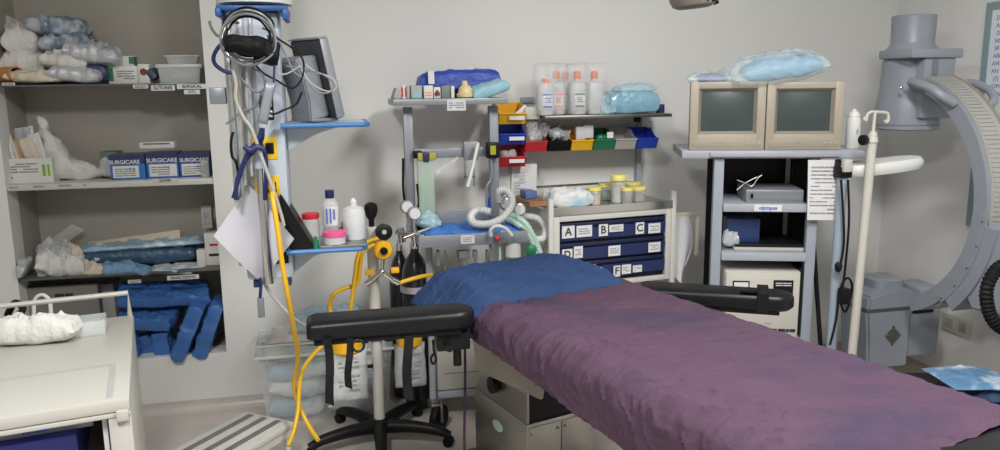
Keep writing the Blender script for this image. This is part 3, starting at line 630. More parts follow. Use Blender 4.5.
# yellow gas hose
yh = [(271,183,2.985),(272,189,2.90),(273,200,2.85),(277,225,2.83),(282,262,2.83),(288,296,2.85),(294,330,2.95),(298,358,3.1),(294,385,3.2),(300,408,3.2),(310,428,3.15),(318,440,3.08)]
k = solo('gas_hose', MB().tube([at(*p) for p in yh],.0095,10), YELH,'yellow gas hose falling from the column socket to the floor','hose')
part('connector', MB().cyl(at(271,183,2.98),at(272,188.5,2.91),.013), YELP, k, world=True)

# monitor on upper shelf, seen from behind
MZ = ZS1
k = thing('patient_monitor','grey patient monitor on the upper column shelf, seen from its back','monitor',Vector((at(315,122,3.10).x,3.10,MZ)),math.radians(36))
R_ = rot(0,-.21,0)
part('screen_panel', MB().bx((.035,-.10,.0),(.070,.10,.30),.008,R_), mat('charcoal_plastic',(.035,.036,.04),.4), k)
part('screen', MB().bx((.0705,-.085,.02),(.0725,.085,.28),.001,R_), SCREENK, k)
part('rim', MB().bx((.030,-.106,.005),(.066,-.1005,.300),.002,R_).bx((.03,-.10,.3005),(.066,.10,.306),.002,R_), GREYM, k)
part('rear_housing', MB().prism([(.034,-.055,.012),(-.055,-.055,.012),(-.042,-.055,.09),(-.045,-.055,.17),(-.062,-.055,.235),(-.04,-.055,.25),(.034,-.055,.245)],(0,.13,0),.006,R_), GREYM, k)
part('vent', MB().bx((-.03,-.0565,.19),(-.012,-.0545,.196),0,R_), GREYD, k); part('button', MB().bx((.01,-.0565,.215),(.022,-.0545,.23),0,R_), GREYD, k)
part('base_foot', MB().bx((-.06,-.07,.0),(.06,.07,.012),.004), GREYD, k)
# things on the lower shelf
def bottle(name, label, cat, px, pyt, pyb, dep, r, prof, m, parts, z=None, sq=None, group=None):
    zt = at(px,pyt,dep).z; c = at(px,pyb,dep); z = c.z if z is None else z; h = zt-z
    t = thing(name, label, cat, (c.x,dep,z), 0, group)
    part('body', MB().lathe([(r*a,h*b) for a,b in prof],seg=24,sq=sq), m, t)
    for pn, pm, pr, *pl in parts: part(pn, MB().lathe([(r*a,h*b) for a,b in pr],seg=24,sq=sq if pn in ('liquid','wrap_label') else None), pm, t, pl[0] if pl else None)
    return t, h
tz = ZS2
solo('steel_tray', MB().bx((at(320,243,2.98).x,2.965,tz-.003),(at(366,243,2.98).x,3.20,tz+.008),.003), STEEL,'shallow steel tray on the lower column shelf under the bottles','tray')
tz += .009
k = thing('tablet_screen','black tilted tablet screen standing on the lower column shelf','screen',(at(299,247,3.0).x,3.02,ZS2-.003),0)
part('panel', MB().prism([(-.055,-.05,.215),(.055,-.05,.012),(.048,-.05,.0),(-.035,-.05,.0),(-.060,-.05,.20)],(0,.15,0),.004), BLACK, k)
part('foot', MB().lathe([(.04,0),(.045,.012),(.03,.03),(.01,.034)],(.01,.02,0)), WHITE, k)
bottle('specimen_jar','clear jar with a red screw lid behind the black tablet screen','jar',312,213,243,3.12,.033,[(.95,0),(1,.04),(1,.72),(.86,.8)],TINT,[('lid',REDP,[(1.0,.8),(1.02,.82),(1.02,.99),(.96,1)])],z=tz)
t_, h_ = bottle('alcohol_bottle','tall clear bottle with a navy cap and blue stripes on the column shelf','bottle',332,190,243,3.10,.032,[(.95,0),(1,.03),(1,.74),(.7,.82),(.5,.84)],CLEAR,[('liquid',FLUID,[(.93,.01),(.96,.03),(.96,.22)]),('cap',NAVYC,[(.52,.84),(.54,.85),(.54,1)])],z=tz)
part('wrap_label', MB().lathe([(.0325,h_*.3),(.0325,h_*.68)]), PAPER, t_)
part('print', MB().box((-.014,-.034,h_*.5),(.006,.004,h_*.3)).box((.0,-.0345,h_*.5),(.006,.004,h_*.3)).box((.014,-.034,h_*.53),(.006,.004,h_*.2)), INKB, t_)
bottle('amber_bottle','small amber bottle between the striped bottle and the saline bottle','bottle',344,222,243,3.09,.017,[(.95,0),(1,.05),(1,.62),(.5,.78)],BROWN,[('cap',GREYD,[(.5,.78),(.55,.8),(.55,1)]),('wrap_label',PAPER,[(1.02,.15),(1.02,.5)])],z=tz)
bottle('saline_bottle','large milky squeeze bottle half full at the right of the column shelf','bottle',355,198,243,3.08,.044,[(.95,0),(1,.03),(1,.66),(.85,.76),(.35,.82),(.28,.88)],FROST,[('liquid',clear('water',(.75,.82,.85),.5),[(.9,.02),(.95,.04),(.95,.33)]),('nozzle',WHITE,[(.3,.86),(.32,.87),(.30,.94),(.12,1)])],z=tz)
bottle('cream_tub','low round tub with a pink lid in front of the bottles','tub',335,231,245,3.0,.043,[(.9,0),(.96,.05),(.98,.6)],FROST,[('lid',PINK,[(1.02,.6),(1.05,.63),(1.05,.96),(1,1)])],z=tz)
solo('vial', MB().lathe([(.012,0),(.012,.03),(.006,.035),(.006,.045)],(at(316,246,2.99).x,2.985,ZS2-.003)), GREENP,'tiny green vial beside the tablet screen on the column shelf','vial')

# ================================================================== plastic bin of packs
b0, b1 = atz(262,428,0), atz(402,418,0)
BNX0, BNX1, BNY = -.400, .235, 3.66; bh = .40
t = thing('plastic_bin','large clear plastic bin of wrapped packs on the floor by the wall','bin',((BNX0+BNX1)/2,BNY,0.0))
w = (BNX1-BNX0)/2; dp = .24
mb = MB().bx((-w+.03,0.03,0),(w-.03,dp-.03,.005))
i_, o_ = (w-.03, .03), (w, 0)
for sgn in (-1,1):
    mb.prism([(sgn*(w-.03),.03,0),(sgn*(w-.03),dp-.03,0),(sgn*w,dp,bh),(sgn*w,0,bh)],(-sgn*.004,0,0))
mb.prism([(-w+.03,.03,0),(w-.03,.03,0),(w,0,bh),(-w,0,bh)],(0,.004,0)).prism([(-w+.03,dp-.03,0),(w-.03,dp-.03,0),(w,dp,bh),(-w,dp,bh)],(0,-.004,0))
part('tub', mb, clear('bin_wall',(.80,.83,.82),.22,.2), t)
part('rim', MB().tube([(-w-.006,-.006,bh*.86),(w+.006,-.006,bh*.86),(w+.006,dp+.006,bh*.86),(-w-.006,dp+.006,bh*.86)],.008,6,1,True).tube([(-w,-.002,bh),(w,-.002,bh),(w,dp,bh),(-w,dp,bh)],.006,6,1,True), FROST, t)
def bn(x,y,z): return Vector(((BNX0+BNX1)/2+x, BNY+y, z))
packs = [(-.15,.14,.05,.30,.20,.10,0,0,PACKB,'pale teal pack at the bottom left of the clear bin'),(.13,.14,.05,.30,.20,.10,.05,.2,PACKW,'white pack at the bottom right of the clear bin'),
(-.14,.13,.145,.32,.2,.10,.08,.1,PACKW,'white pack second from the bottom at the left of the bin'),(.14,.14,.145,.3,.2,.10,-.1,-.1,PACKB,'pale teal pack second from the bottom at the right of the bin'),
(-.13,.14,.24,.34,.22,.10,-.05,.05,PACKB,'blue tinted pack in the middle of the bin stack, left'),(.14,.14,.24,.3,.22,.10,.1,.1,PACKW,'white pack in the middle of the bin stack, right'),
(-.12,.15,.33,.36,.24,.09,.05,-.05,PACKW,'long white pack at the bin rim on the left'),(.16,.16,.33,.28,.24,.09,-.06,.1,PACKB,'pale teal pack at the bin rim on the right'),
(-.06,.17,.405,.44,.26,.07,.0,.04,WBAG,'wide white pack heaped above the bin rim')]
for i,(x,y,z,l,d,h,tl_,rz,m,lb) in enumerate(packs):
    solo('wrapped_pack', MB().pillow(l*.93,d*.78,h*.86,loc(bn(x,.12,z+.006)) @ rot(.05,tl_,rz),26,4,.014,9,100+i), m, lb, 'pack', 'wrapped packs in the clear bin')
solo('plastic_pouch', MB().pillow(.34,.2,.06,loc(bn(.02,.12,.480)) @ rot(.1,-.04,.03),26,4,.016,11,120), BAGBL,'shiny clear blue pouch lying on top of the clear bin','pouch')

# ================================================================== oxygen stand (pole on five legs)
PX, PY = .147, 3.364
t = thing('oxygen_stand','white pole stand with a black five leg base on casters','stand',(PX,PY,0))
part('pole', MB().cyl((0,0,.09),(0,0,1.0),.0245,.0245,20,.004), WHITEP, t)
part('knob', MB().lathe([(.012,1.0),(.012,1.03),(.022,1.045),(.030,1.07),(.027,1.095),(.012,1.105)]), BLACK, t)
part('hub', MB().lathe([(.045,.055),(.05,.065),(.05,.105),(.032,.12)]), BLACK, t)
for k_ in range(5):
    a = math.radians(-20+72*k_); dx, dy = math.cos(a), math.sin(a)
    o = part('leg', MB().tube([(dx*.03,dy*.03,.082),(dx*.15,dy*.15,.085),(dx*.26,dy*.26,.074),(dx*.325,dy*.325,.052)],[.033,.028,.024,.018],10), BLACK, t)
    part('caster', MB().cyl((dx*.315-dy*.02,dy*.315+dx*.02,.024),(dx*.315+dy*.02,dy*.315-dx*.02,.024),.024,None,16,.004), BLACKR, o)
part('clamp', MB().box((.0,-.0,.515),(.075,.075,.04),.006).box((-.06,-.01,.51),(.05,.05,.05),.006).box((.06,-.01,.51),(.05,.05,.05),.006), BLACK, t)
part('lower_clamp', MB().box((-.07,-.02,.375),(.10,.02,.014),.004), BLACK, t)
def st(px,py,dy=-.05): p = at(px,py,PY+dy); return Vector((p.x-PX,p.y-PY,p.z))
c = st(383,250,-.06)
o = part('regulator', MB().lathe([(.03,-.03),(.043,-.025),(.043,.0),(.036,.012),(.015,.014)],c,(.1,-1,0)), YELP, t, 'yellow regulator body')
part('dial_knob', MB().lathe([(.016,.012),(.016,.03),(.012,.034)],c,(.1,-1,0)), BLACK, o)
c2 = st(384,232,-.06)
o = part('gauge', MB().lathe([(.030,-.02),(.036,-.016),(.036,.004),(.032,.006)],c2,(.1,-1,.1)), BLACK, t, 'black round gauge')
part('dial', MB().lathe([(.010,.006),(.010,.008)],c2,(.1,-1,.1)), GREYBIN, o)
part('arm', MB().cyl(c+Vector((0,.02,0)),(0,-.02,c.z),.014).cyl(c,c2+Vector((0,.01,0)),.01), CHROME, t)
j = st(382,272,-.06)
part('manifold', MB().cyl(c+Vector((0,0,-.03)),j,.008).cyl(j,st(372,280,-.06),.011).cyl(j,st(393,280,-.06),.011).ball(j,.015).cyl(st(372,280,-.06),st(366,284,-.06),.014).cyl(st(393,280,-.06),st(399,283,-.06),.014), CHROME, t)
for q_ in ((369,272),(395,270)): part('valve_knob', MB().box(st(*q_,-.06),(.035,.03,.022),.004), YELP, t, 'yellow valve handle')
Yg = PY-.06
def hose(pts, label): return solo('gas_hose', MB().tube([at(*p) for p in pts],.0092,10), YELH, label, 'hose')
hose([(378,238,Yg),(366,243,Yg-.03),(358,256,Yg-.05),(355,275,Yg-.05),(352,300,Yg-.04),(349,318,Yg)],'yellow hose dropping from the gauge to behind the black arm board, right one')
hose([(374,244,Yg),(363,252,Yg-.02),(360,268,Yg-.02),(357,284,Yg-.02),(345,288,Yg-.03),(334,294,Yg-.03),(330,305,Yg),(332,320,Yg+.02)],'yellow hose bending left in an arch beside the white pole')
hose([(399,283,Yg),(412,279,Yg),(424,276,Yg+.05),(432,275,Yg+.1)],'short yellow hose running right from the manifold towards the pillow')
hose([(424,298,3.1),(419,303,3.05),(415,310,3.0)],'yellow hose end showing left of the blue pillow sheet')
hose([(326,342,3.25),(312,356,3.22),(302,372,3.2),(299,392,3.18),(298,410,3.15),(294,430,3.1),(288,446,3.05)],'yellow hose crossing the falling hose in front of the bin')
# two reservoir bags with yellow collars
def rbag(px, py0, py1, dep, w, label, sd):
    p, q_ = at(px,py0,dep), at(px,py1,dep); h = p.z-q_.z
    t = thing('suction_bag', label, 'bag', (p.x,dep,q_.z))
    part('bag', MB().pillow(w,h*.82,.08,loc((0,0,h*.41)) @ rot(PI/2,0,.05),26,6,.006,11,sd), clear('suction_bag',(.74,.76,.77),.5,.18,.35), t)
    part('collar', MB().lathe([(w*.36,h*.76),(w*.42,h*.8),(w*.42,h*.96),(w*.3,h),(w*.12,h*1.02)]), YELP, t, 'yellow collar')
    part('print', lines_mb(loc((0.005,-.043,h*.42)), w*.55, h*.5, 7, sd), INKG, t)
    return t
rbag(346,336,400,3.24,.16,'clear printed suction bag with a yellow collar, left of the white pole',71)
rbag(409,332,386,3.42,.14,'clear printed suction bag with a yellow collar, right of the white pole',72)
# ================================================================== anaesthetic machine
AX, AY = .335, 3.42
t = thing('anaesthetic_machine','grey wheeled anaesthetic machine frame with top shelf and work tray','anaesthetic machine',(AX,AY,0))
def am(px,py,y): p = at(px,py,y); return Vector((p.x-AX,p.y-AY,p.z))
def aw(p): return Vector((p.x-AX,p.y-AY,p.z))
YP = 3.62                                                            # plane of the two uprights
lx, rx = at(409,160,YP).x-AX, at(493.5,160,YP).x-AX
for x in (lx,rx): part('post', MB().bx((x-.021,YP-AY-.025,.906),(x+.021,YP-AY+.025,1.50),.003), GREYM, t)
zt = at(450,101,3.55).z
tx0, tx1 = at(393,101,3.50).x-AX, at(508,101,3.50).x-AX
part('top_shelf', MB().bx((tx0,3.50-AY,zt-.016),(tx1,3.82-AY,zt+.012),.003), GREYM, t)
ZTOP = zt+.012
a, b_ = at(447,102,3.49), at(466,102,3.49)
lab = part('label_plate', MB().bx((a.x-AX,3.494-AY,zt-.042),(b_.x-AX,3.499-AY,zt+.006)), PAPERG, t, 'grey printed label on the shelf edge')
part('print', lines_mb(loc(((a.x+b_.x)/2-AX,3.4935-AY,zt-.018)), .07,.03,3,9), INKG, lab)
zb = at(450,152,YP).z
part('crossbar', MB().bx((lx+.022,YP-AY-.03,zb-.024),(rx-.022,YP-AY,zb+.02),.002), GREYM, t)
part('crossbar_end', MB().bx((lx+.015,YP-AY-.06,zb-.02),(lx+.055,YP-AY-.031,zb+.015),.004), BLACK, t)
fx0, fx1 = at(417,152,YP-.05).x-AX, at(433,152,YP-.05).x-AX
o = part('flowmeter', MB().bx((fx0,YP-AY-.075,.99),(fx1,YP-AY-.032,zb-.02),.003), GLASSG, t, 'tall greenish clear flowmeter block')
part('fitting', MB().bx((fx0,YP-AY-.082,zb-.028),(fx0+.022,YP-AY-.031,zb+.006),.003), mat('olive_fitting',(.42,.38,.06),.4), o); part('fitting', MB().bx((fx0+.052,YP-AY-.082,zb-.028),(fx1+.01,YP-AY-.031,zb+.006),.003), MATS['olive_fitting'], o)
part('fitting', MB().bx((fx0+.024,YP-AY-.082,zb-.036),(fx0+.05,YP-AY-.031,zb+.008),.003), NAVY, o)
part('scale_tube', MB().cyl((fx0+.02,YP-AY-.055,.995),(fx0+.02,YP-AY-.055,zb-.03),.008).cyl((fx1-.02,YP-AY-.055,.995),(fx1-.02,YP-AY-.055,zb-.03),.008), HOSEG, o)
o = part('flow_control', MB().bx((fx0-.01,YP-AY-.09,.925),(fx1+.025,YP-AY-.02,.988),.004), BLACK, t)
part('green_band', MB().bx((fx0-.012,YP-AY-.092,.965),(fx1+.027,YP-AY-.05,.982),.002), mat('acid_green',(.35,.60,.04),.45), o)
for x in (fx0+.015,fx1-.01): part('control_knob', MB().cyl((x,YP-AY-.09,.945),(x,YP-AY-.125,.945),.013), CHROME, o)
bx0 = at(470,152,YP-.04).x-AX
o = part('vaporiser_bracket', MB().bx((bx0-.03,YP-AY-.06,zb-.035),(bx0+.035,YP-AY-.031,zb+.05),.003).bx((bx0-.03,YP-AY-.05,zb-.16),(bx0-.022,YP-AY-.04,zb-.035)).bx((bx0+.012,YP-AY-.05,zb-.16),(bx0+.02,YP-AY-.04,zb-.035)).bx((bx0-.03,YP-AY-.05,zb-.12),(bx0+.02,YP-AY-.04,zb-.112)), GREYM, t)
o = part('sensor_block', MB().bx((rx-.045,YP-AY-.075,zb-.03),(rx+.012,YP-AY-.032,zb+.045),.006), BLACK, t, 'black block with a yellow green window')
part('window', MB().bx((rx-.03,YP-AY-.077,zb-.012),(rx-.004,YP-AY-.0745,zb+.03)), mat('olive_window',(.38,.40,.03),.3), o)
part('arm_cable', MB().tube([(rx-.02,YP-AY-.05,zb-.03),(rx-.022,YP-AY-.05,zb-.12),(rx-.045,YP-AY-.05,zb-.17),(rx-.045,YP-AY-.05,zb-.25),(rx-.03,YP-AY-.05,zb-.36)],.006), GREYM, t)
part('blue_slider', MB().bx((rx-.035,YP-AY-.03,1.02),(rx-.024,YP-AY-.024,1.07)), BLUEB, t)
part('cable_loop', MB().tube([(lx-.03,YP-AY-.04,1.27),(lx-.034,YP-AY-.04,1.12),(lx-.02,YP-AY-.04,1.03),(lx+.01,YP-AY-.04,1.01),(lx+.035,YP-AY-.04,1.06),(lx+.03,YP-AY-.04,1.15)],.006), BLACK, t)
part('thin_hose', MB().tube([(lx+.0,YP-AY-.04,1.02),(lx+.02,YP-AY-.05,.95),(lx+.022,YP-AY-.06,.88)],.005), HOSEW, t)
# work tray
zt2 = .935; ty0, ty1 = 3.30-AY, 3.62-AY; wx0, wx1 = at(419,240,3.30).x-AX, at(528,235,3.30).x-AX
part('tray', MB().bx((wx0+.013,ty0+.015,zt2-.028),(wx1-.013,ty1-.013,zt2-.012)).bx((wx0,ty0,zt2-.03),(wx1,ty0+.014,zt2+.022),.003).bx((wx0,ty0+.0145,zt2-.03),(wx0+.012,ty1-.013,zt2+.022),.003).bx((wx1-.012,ty0+.0145,zt2-.03),(wx1,ty1-.013,zt2+.022),.003), GREYM, t)
part('back_board', MB().bx((wx0+.0,ty1-.012,zt2-.03),(wx1-.07,ty1,zt2+.085),.003), GREYM, t)
a = at(468,238,3.29)
o = part('label_plate', MB().bx((a.x-AX-.03,ty0-.002,zt2-.02),(a.x-AX+.03,ty0,zt2+.016)), PAPERG, t); part('print', lines_mb(loc((a.x-AX,ty0-.0028,zt2-.002)),.045,.024,3,12), INKG, o)
# legs, base cabinet, casters
for x,y in ((wx0+.06,ty0+.16),(wx1-.06,ty0+.16)):
    part('leg', MB().cyl((x,y,.14),(x,y,zt2-.03),.016,None,16), GREYL, t)
part('base_frame', MB().bx((wx0+.05,ty0+.185,.13),(wx1-.05,ty0+.215,.165),.004), GREYL, t)
o = part('base_cabinet', MB().bx((wx0+.085,ty0+.19,.17),(wx1-.02,ty1+.1,.56),.006), CREAM2, t, 'off white cabinet low in the machine')
part('drawer_line', MB().bx((wx0+.12,ty0+.1885,.25),(wx1-.06,ty0+.1895,.254)).bx((wx0+.12,ty0+.1885,.4),(wx1-.06,ty0+.1895,.404)), GREYD, o)
cs = atz(438,412,.075)
for x,y in ((wx0+.06,3.44-AY),(wx1-.06,3.44-AY)):
    o = part('caster', MB().lathe([(.024,-.016),(.062,-.016),(.066,-.008),(.066,.008),(.062,.016),(.024,.016)],(x+.02,y-.02,.067),(.75,-.6,0),24), BLACKR, t, 'black rubber caster wheel')
    part('wheel_hub', MB().lathe([(.0,-.014),(.026,-.014),(.026,.014),(.0,.014)],(x+.02,y-.02,.067),(.75,-.6,0)), STEEL, o)
    part('fork', MB().cyl((x,y,.125),(x,y,.15),.03).box((x+.03,y-.035,.10),(.012,.05,.09),.004,None).box((x-.005,y+.01,.10),(.012,.05,.09),.004).box((x+.01,y-.01,.13),(.05,.05,.012),.003), STEEL, t, 'steel caster fork')
# gauges left, below-tray fittings
for px,py,d in ((407,207,3.38),(414.5,213.5,3.34)):
    c = am(px,py,d)
    o = part('gauge', MB().lathe([(.024,-.018),(.030,-.014),(.030,.008),(.026,.011)],c,(.1,-1,.1)), GREYD, t, 'round pressure gauge')
    part('dial', MB().lathe([(.0,.011),(.0235,.011),(.0235,.0125),(0,.0125)],c,(.1,-1,.1)), PAPERG, o)
    part('gauge_stem', MB().tube([c+Vector((0,.01,-.02)),c+Vector((.0,.02,-.06)),c+Vector((.01,.03,-.10))],.006), CHROME, t)
part('yoke', MB().cyl(am(396,232,3.46),am(425,236,3.40),.010).cyl(am(400,228,3.46),am(402,242,3.46),.018).cyl(am(414,231,3.42),am(416,246,3.42),.018).cyl(am(404,238,3.40),am(430,228,3.40),.008), CHROME, t, 'chrome cylinder yoke')
for px,py in ((480,215),(501,213)):
    c = am(px-5,py-7,3.44) if px < 490 else am(px+0,py-5,3.46)
for px,py in ((506,204),(519.5,209.5)):
    c = am(px,py,3.46)
    o = part('gauge', MB().lathe([(.024,-.018),(.030,-.014),(.030,.008),(.026,.011)],c,(-.05,-1,.1)), STEEL, t, 'silver round gauge by the breathing hose')
    part('dial', MB().lathe([(.0,.011),(.0235,.011),(.0235,.0125),(0,.0125)],c,(-.05,-1,.1)), PAPERG, o)
    part('gauge_stem', MB().cyl(c+Vector((0,.01,-.02)),c+Vector((-.005,.015,-.13)),.007), CHROME, t)
for px,w in ((438,.012),(464,.05),(475,.02),(487,.012)):
    c = am(px,250,3.36); part('valve', MB().box(c+Vector((0,0,-.018)),(w,.03,.036),.004).cyl(c+Vector((0,0,-.03)),c+Vector((0,0,-.07)),.008), GREYD, t)
for px in (445,457):
    c = am(px,250,3.38); part('chain', MB().tube([c,c+Vector((.002,0,-.05)),c+Vector((-.002,0,-.10)),c+Vector((0,0,-.13))],.004,rib=.006), STEEL, t)
part('red_knob', MB().ball(am(497.5,238.5,3.28),.012), REDD, t)
part('absorber', MB().cyl(am(513,236,3.34),am(513,256,3.34),.036).cyl(am(500,234,3.33),am(515,236,3.33),.016), HOSEW, t, 'white absorber canister under the tray')
part('green_knob', MB().lathe([(.016,-.02),(.026,-.01),(.026,.012),(.012,.02)],am(531,250,3.34),(-.4,-1,0)), GREENP, t)
for px in (490,499,507):
    c = am(px,243,3.33); part('drain_tube', MB().tube([c,c+Vector((.004,0,-.05)),c+Vector((.0,0,-.12))],.006), HOSEG if px == 499 else GREYD, t)
# hoses
def W(px,py,y): return at(px,py,y)
HB = 'breathing hose'
solo('breathing_hose', MB().tube([W(491,212,3.40),(W(478,210,3.42)),W(471,216,3.38),W(474,223,3.34),W(488,224,3.33),W(501,219,3.34),W(510,209,3.36),W(512,199,3.38),W(507,191,3.40),W(500,191,3.42),W(500,200,3.45)],.019,12,10,rib=.012), HOSEW,'white corrugated breathing hose looped over the blue cloth on the work tray',HB)
solo('breathing_hose', MB().tube([W(508,214,3.5),W(524,216,3.5),W(538,219,3.48),W(545,228,3.45),W(543,238,3.42),W(535,240,3.40)],.018,12,10,rib=.012), HOSEW,'white corrugated hose arching right from the gauges beside the drawer trolley',HB)
for i,l in enumerate(('pale green hose, upper of two hanging down between tray and drawer trolley','pale green hose, lower of two hanging down between tray and drawer trolley')):
    solo('breathing_hose', MB().tube([W(512-6*i,215+3*i,3.45),W(524-4*i,222+4*i,3.42),W(533-3*i,236+3*i,3.40),W(541-5*i,256,3.38),W(547-6*i,280,3.36),W(549-6*i,310,3.36)],.016,12,8,rib=.010), HOSEG, l, HB)
solo('elbow_tube', MB().tube([W(491,236,3.27),W(491,230,3.265),W(497,226,3.26),W(506,229,3.26),W(512,236,3.26)],.009,10), HOSEW,'white elbow tube clipped to the tray front beside the red knob','tube')
solo('white_tube', MB().tube([W(478,143,3.52),W(475,157,3.50),W(471,174,3.48),W(467.5,187,3.47)],[.009,.008,.0085,.010],10), WHITE,'thin white tube dangling from the vaporiser bracket','tube')
solo('plastic_strip', MB().sheet(lambda u,v: W(436+22*u, 170-14*u+(6-3*u)*v, 3.58)+Vector((0,.01*math.sin(u*6),0)),12,3,.001), BAGCLEAR,'clear plastic strip tied under the cross bar','strip')
# cloth on tray
def traycloth(u,v):
    x0, x1 = AX+wx0+.03, AX+wx1-.02; y0, y1 = 3.325, 3.60
    x, y = x0+(x1-x0)*u, y0+(y1-y0)*v
    e = min(u,1-u,v,1-v); z = .938+.02*min(1,e*8)+.030*abs(noise.noise(Vector((x*9,y*9,0))))+.012*abs(noise.noise(Vector((x*24,y*24,3))))
    return Vector((x+.008*noise.noise(Vector((x*8,y*8,7))), y+.006*noise.noise(Vector((x*8,y*8,9))), z))
solo('blue_cloth', MB().sheet(traycloth,40,26,.002), mat('tray_cloth',(.05,.18,.55),.6,var=.15,bump=.3,bscale=40,bdist=.01),'crumpled bright blue cloth lining the work tray of the anaesthetic machine','cloth')
solo('clear_wrapper', MB().pillow(.10,.10,.05,loc(W(428,222,3.45))@rot(.1,.2,.3),18,4,.014,14,81), BAGBL,'crumpled clear wrapper at the left end of the blue tray cloth','wrapper')
# things on the top shelf
zz = ZTOP+.001
def tbox(name, label, px0, px1, py0, dep, depth, m, rz=0, tilt=0, cat='box'):
    a, b = at(px0,90,dep), at(px1,90,dep); h = at((px0+px1)/2,py0,dep).z-zz
    k = thing(name, label, cat, ((a.x+b.x)/2, dep, zz), rz); w = b.x-a.x
    part('body', MB().bx((-w/2,0,0),(w/2,depth,h),.002,rot(0,tilt,0)), m, k); return k, w, h
tbox('ampoule_box','small grey box tilted at the left end of the machine top shelf',393,398,88,3.54,.05,CARTONG,.2,.35)
k,w,h = tbox('ampoule_box','thin white box with red stripes, second from the left on the machine top',402,406,85.5,3.55,.05,CARTON); part('red_stripe', MB().bx((-.012,-.0015,.01),(-.004,0,h-.008)).bx((.004,-.0015,.008),(.010,0,h-.008)), REDP, k)
tbox('ampoule_box','thin grey box right of the red striped box on the machine top',406.6,409.6,86,3.55,.05,CARTONG)
k,w,h = tbox('ampoule_box','wide open grey box with a pale label, third group on the machine top',411,422,85.5,3.55,.07,CARTONG); part('teal_label', MB().bx((-w*.35,-.0015,.004),(w*.4,.0,h*.45)), AQUA, k)
k,w,h = tbox('ampoule_box','pale box with orange print in the middle of the machine top shelf',424,433,85.5,3.55,.06,CARTON); part('print', lines_mb(loc((0,-.0012,h*.35)),w*.8,h*.4,2,6,fill=.3), ORANGE, k)
k,w,h = tbox('ampoule_box','small box with a dark bottle picture, right of the orange print box',433.8,440.5,87,3.55,.05,CARTON); part('bottle_picture', MB().lathe([(.006,0),(.012,.002),(.012,.014),(.006,.018),(.006,.024)],(0,-.001,.012)), BROWN, k)
tbox('ampoule_box','dark green grey box next to the tan face mask on the machine top',441.5,450,85.5,3.55,.06,mat('green_grey',(.17,.22,.20),.5))
tbox('ampoule_box','narrow white box standing just left of the tan face mask',451,454.5,86,3.555,.05,CARTON)
k = solo('fabric_bag', MB().pillow(.39,.15,.125,loc((at(459,90,3.70).x,3.70,zz+.060))@rot(0,-.04,0),34,7,.007,8,83,.5,e_=.35), BAGBLUE,'dark blue zipped fabric bag lying on the machine top shelf','bag')
part('zip_panel', MB().sheet(lambda u,v: at(446+42*u, 89-2*u-6*v, 3.607)+Vector((0,.012*abs(u-.5)-.004,0)),12,3,.001), mat('bag_panel',(.10,.13,.42),.3,var=.2), k, world=True)
solo('bag_tag', MB().bx((-.014,-.002,0),(.014,.001,.062),0,loc(at(431.5,84,3.60))@rot(-.15,.0,0)), PAPER,'white paper tag sticking up in front of the blue fabric bag','tag')
k = thing('face_mask','tan rubber face mask lying on the machine top shelf','mask',(at(466,96,3.56).x,3.56,zz))
part('cushion', MB().lathe([(.030,.0),(.042,.004),(.044,.016),(.036,.024),(.022,.022)],(0,0,0),(0,0,1),24,Matrix.Diagonal((1,1.1,1,1))), TAN, k)
part('dome', MB().lathe([(.034,.02),(.033,.035),(.026,.05),(.014,.058),(.013,.075),(.009,.077)],(0,0,0),(-.08,-.0,1)), TAN, k)
solo('wrapped_pack', MB().pillow(.18,.12,.055,loc((at(488,92,3.57).x,3.57,zz+.034))@rot(.1,-.28,.15),30,4,.007,9,85,e_=.4), AQUA,'pale aqua crumpled pack at the right end of the machine top shelf','pack')
# oxygen cylinders
def cylinder(px,py0,py1,dep,r,label):
    c = atz(px,400,0); x = at(px,330,dep).x; h = at(px,py0,dep).z
    t = thing('oxygen_cylinder',label,'gas cylinder',(x,dep,0))
    part('body', MB().lathe([(r*.8,.0),(r,.02),(r,h*.80),(r*.93,h*.87),(r*.6,h*.94),(r*.32,h*.975),(r*.3,h)],seg=28), CYLB, t)
    part('collar', MB().lathe([(r*.34,h),(r*.34,h+.03),(r*.2,h+.035),(r*.2,h+.05)]), CHROME, t)
    return t, h
k,h = cylinder(417,248,0,3.735,.068,'black oxygen cylinder with a white sticker behind the white pole stand')
part('sticker', MB().lathe([(.0765*math.cos(0),0),(.0765,.03)],(0,0,h*.74),(0,0,1),28), PAPERG, k)
k,h = cylinder(402,250,0,3.885,.055,'second black cylinder half hidden behind the stickered cylinder')

# ================================================================== wall rail with bins
t = thing('wall_rail_shelf','grey wall shelf on a steel rail holding fluid bottles and a row of coloured bins','wall shelf',(1.0,D,1.0))
def rw(p): return p-Vector((1.0,D,1.0))
sh0, sh1 = at(537,117,3.80), at(660,112.5,3.80); zsH = sh0.z+.012
part('shelf', MB().bx((sh0.x-1.0,-.30,zsH-1.018),(sh1.x-1.0,-.02,zsH-1.002),.003), STEELD, t)
part('back_rail', MB().bx((sh0.x-1.05,-.019,zsH-1.0+.055),(sh1.x-.99,-.004,zsH-1.0+.085),.002), GREYL, t)
part('end_block', MB().box(rw(at(531,113,3.75)),(.075,.06,.06),.004), CREAM2, t); part('end_block', MB().box(rw(at(660,109,3.78)),(.03,.05,.05),.003), NAVY, t)
for px in (640,531):
    p = at(px,120,3.9); part('post', MB().bx((p.x-1.012,-.05,at(px,186,3.9).z-1.0),(p.x-.988,-.02,zsH-1.019)), GREYL, t)
part('clip', MB().box(rw(at(637,119,3.74)),(.03,.03,.03),.003), BLACK, t)
r0_, r1_ = at(526,134,3.87), at(657,130,3.87)
part('bin_rail', MB().bx((r0_.x-1.0,-.019,r0_.z-1.01),(r1_.x-1.0,-.006,r0_.z-.985),.002), GREYM, t)
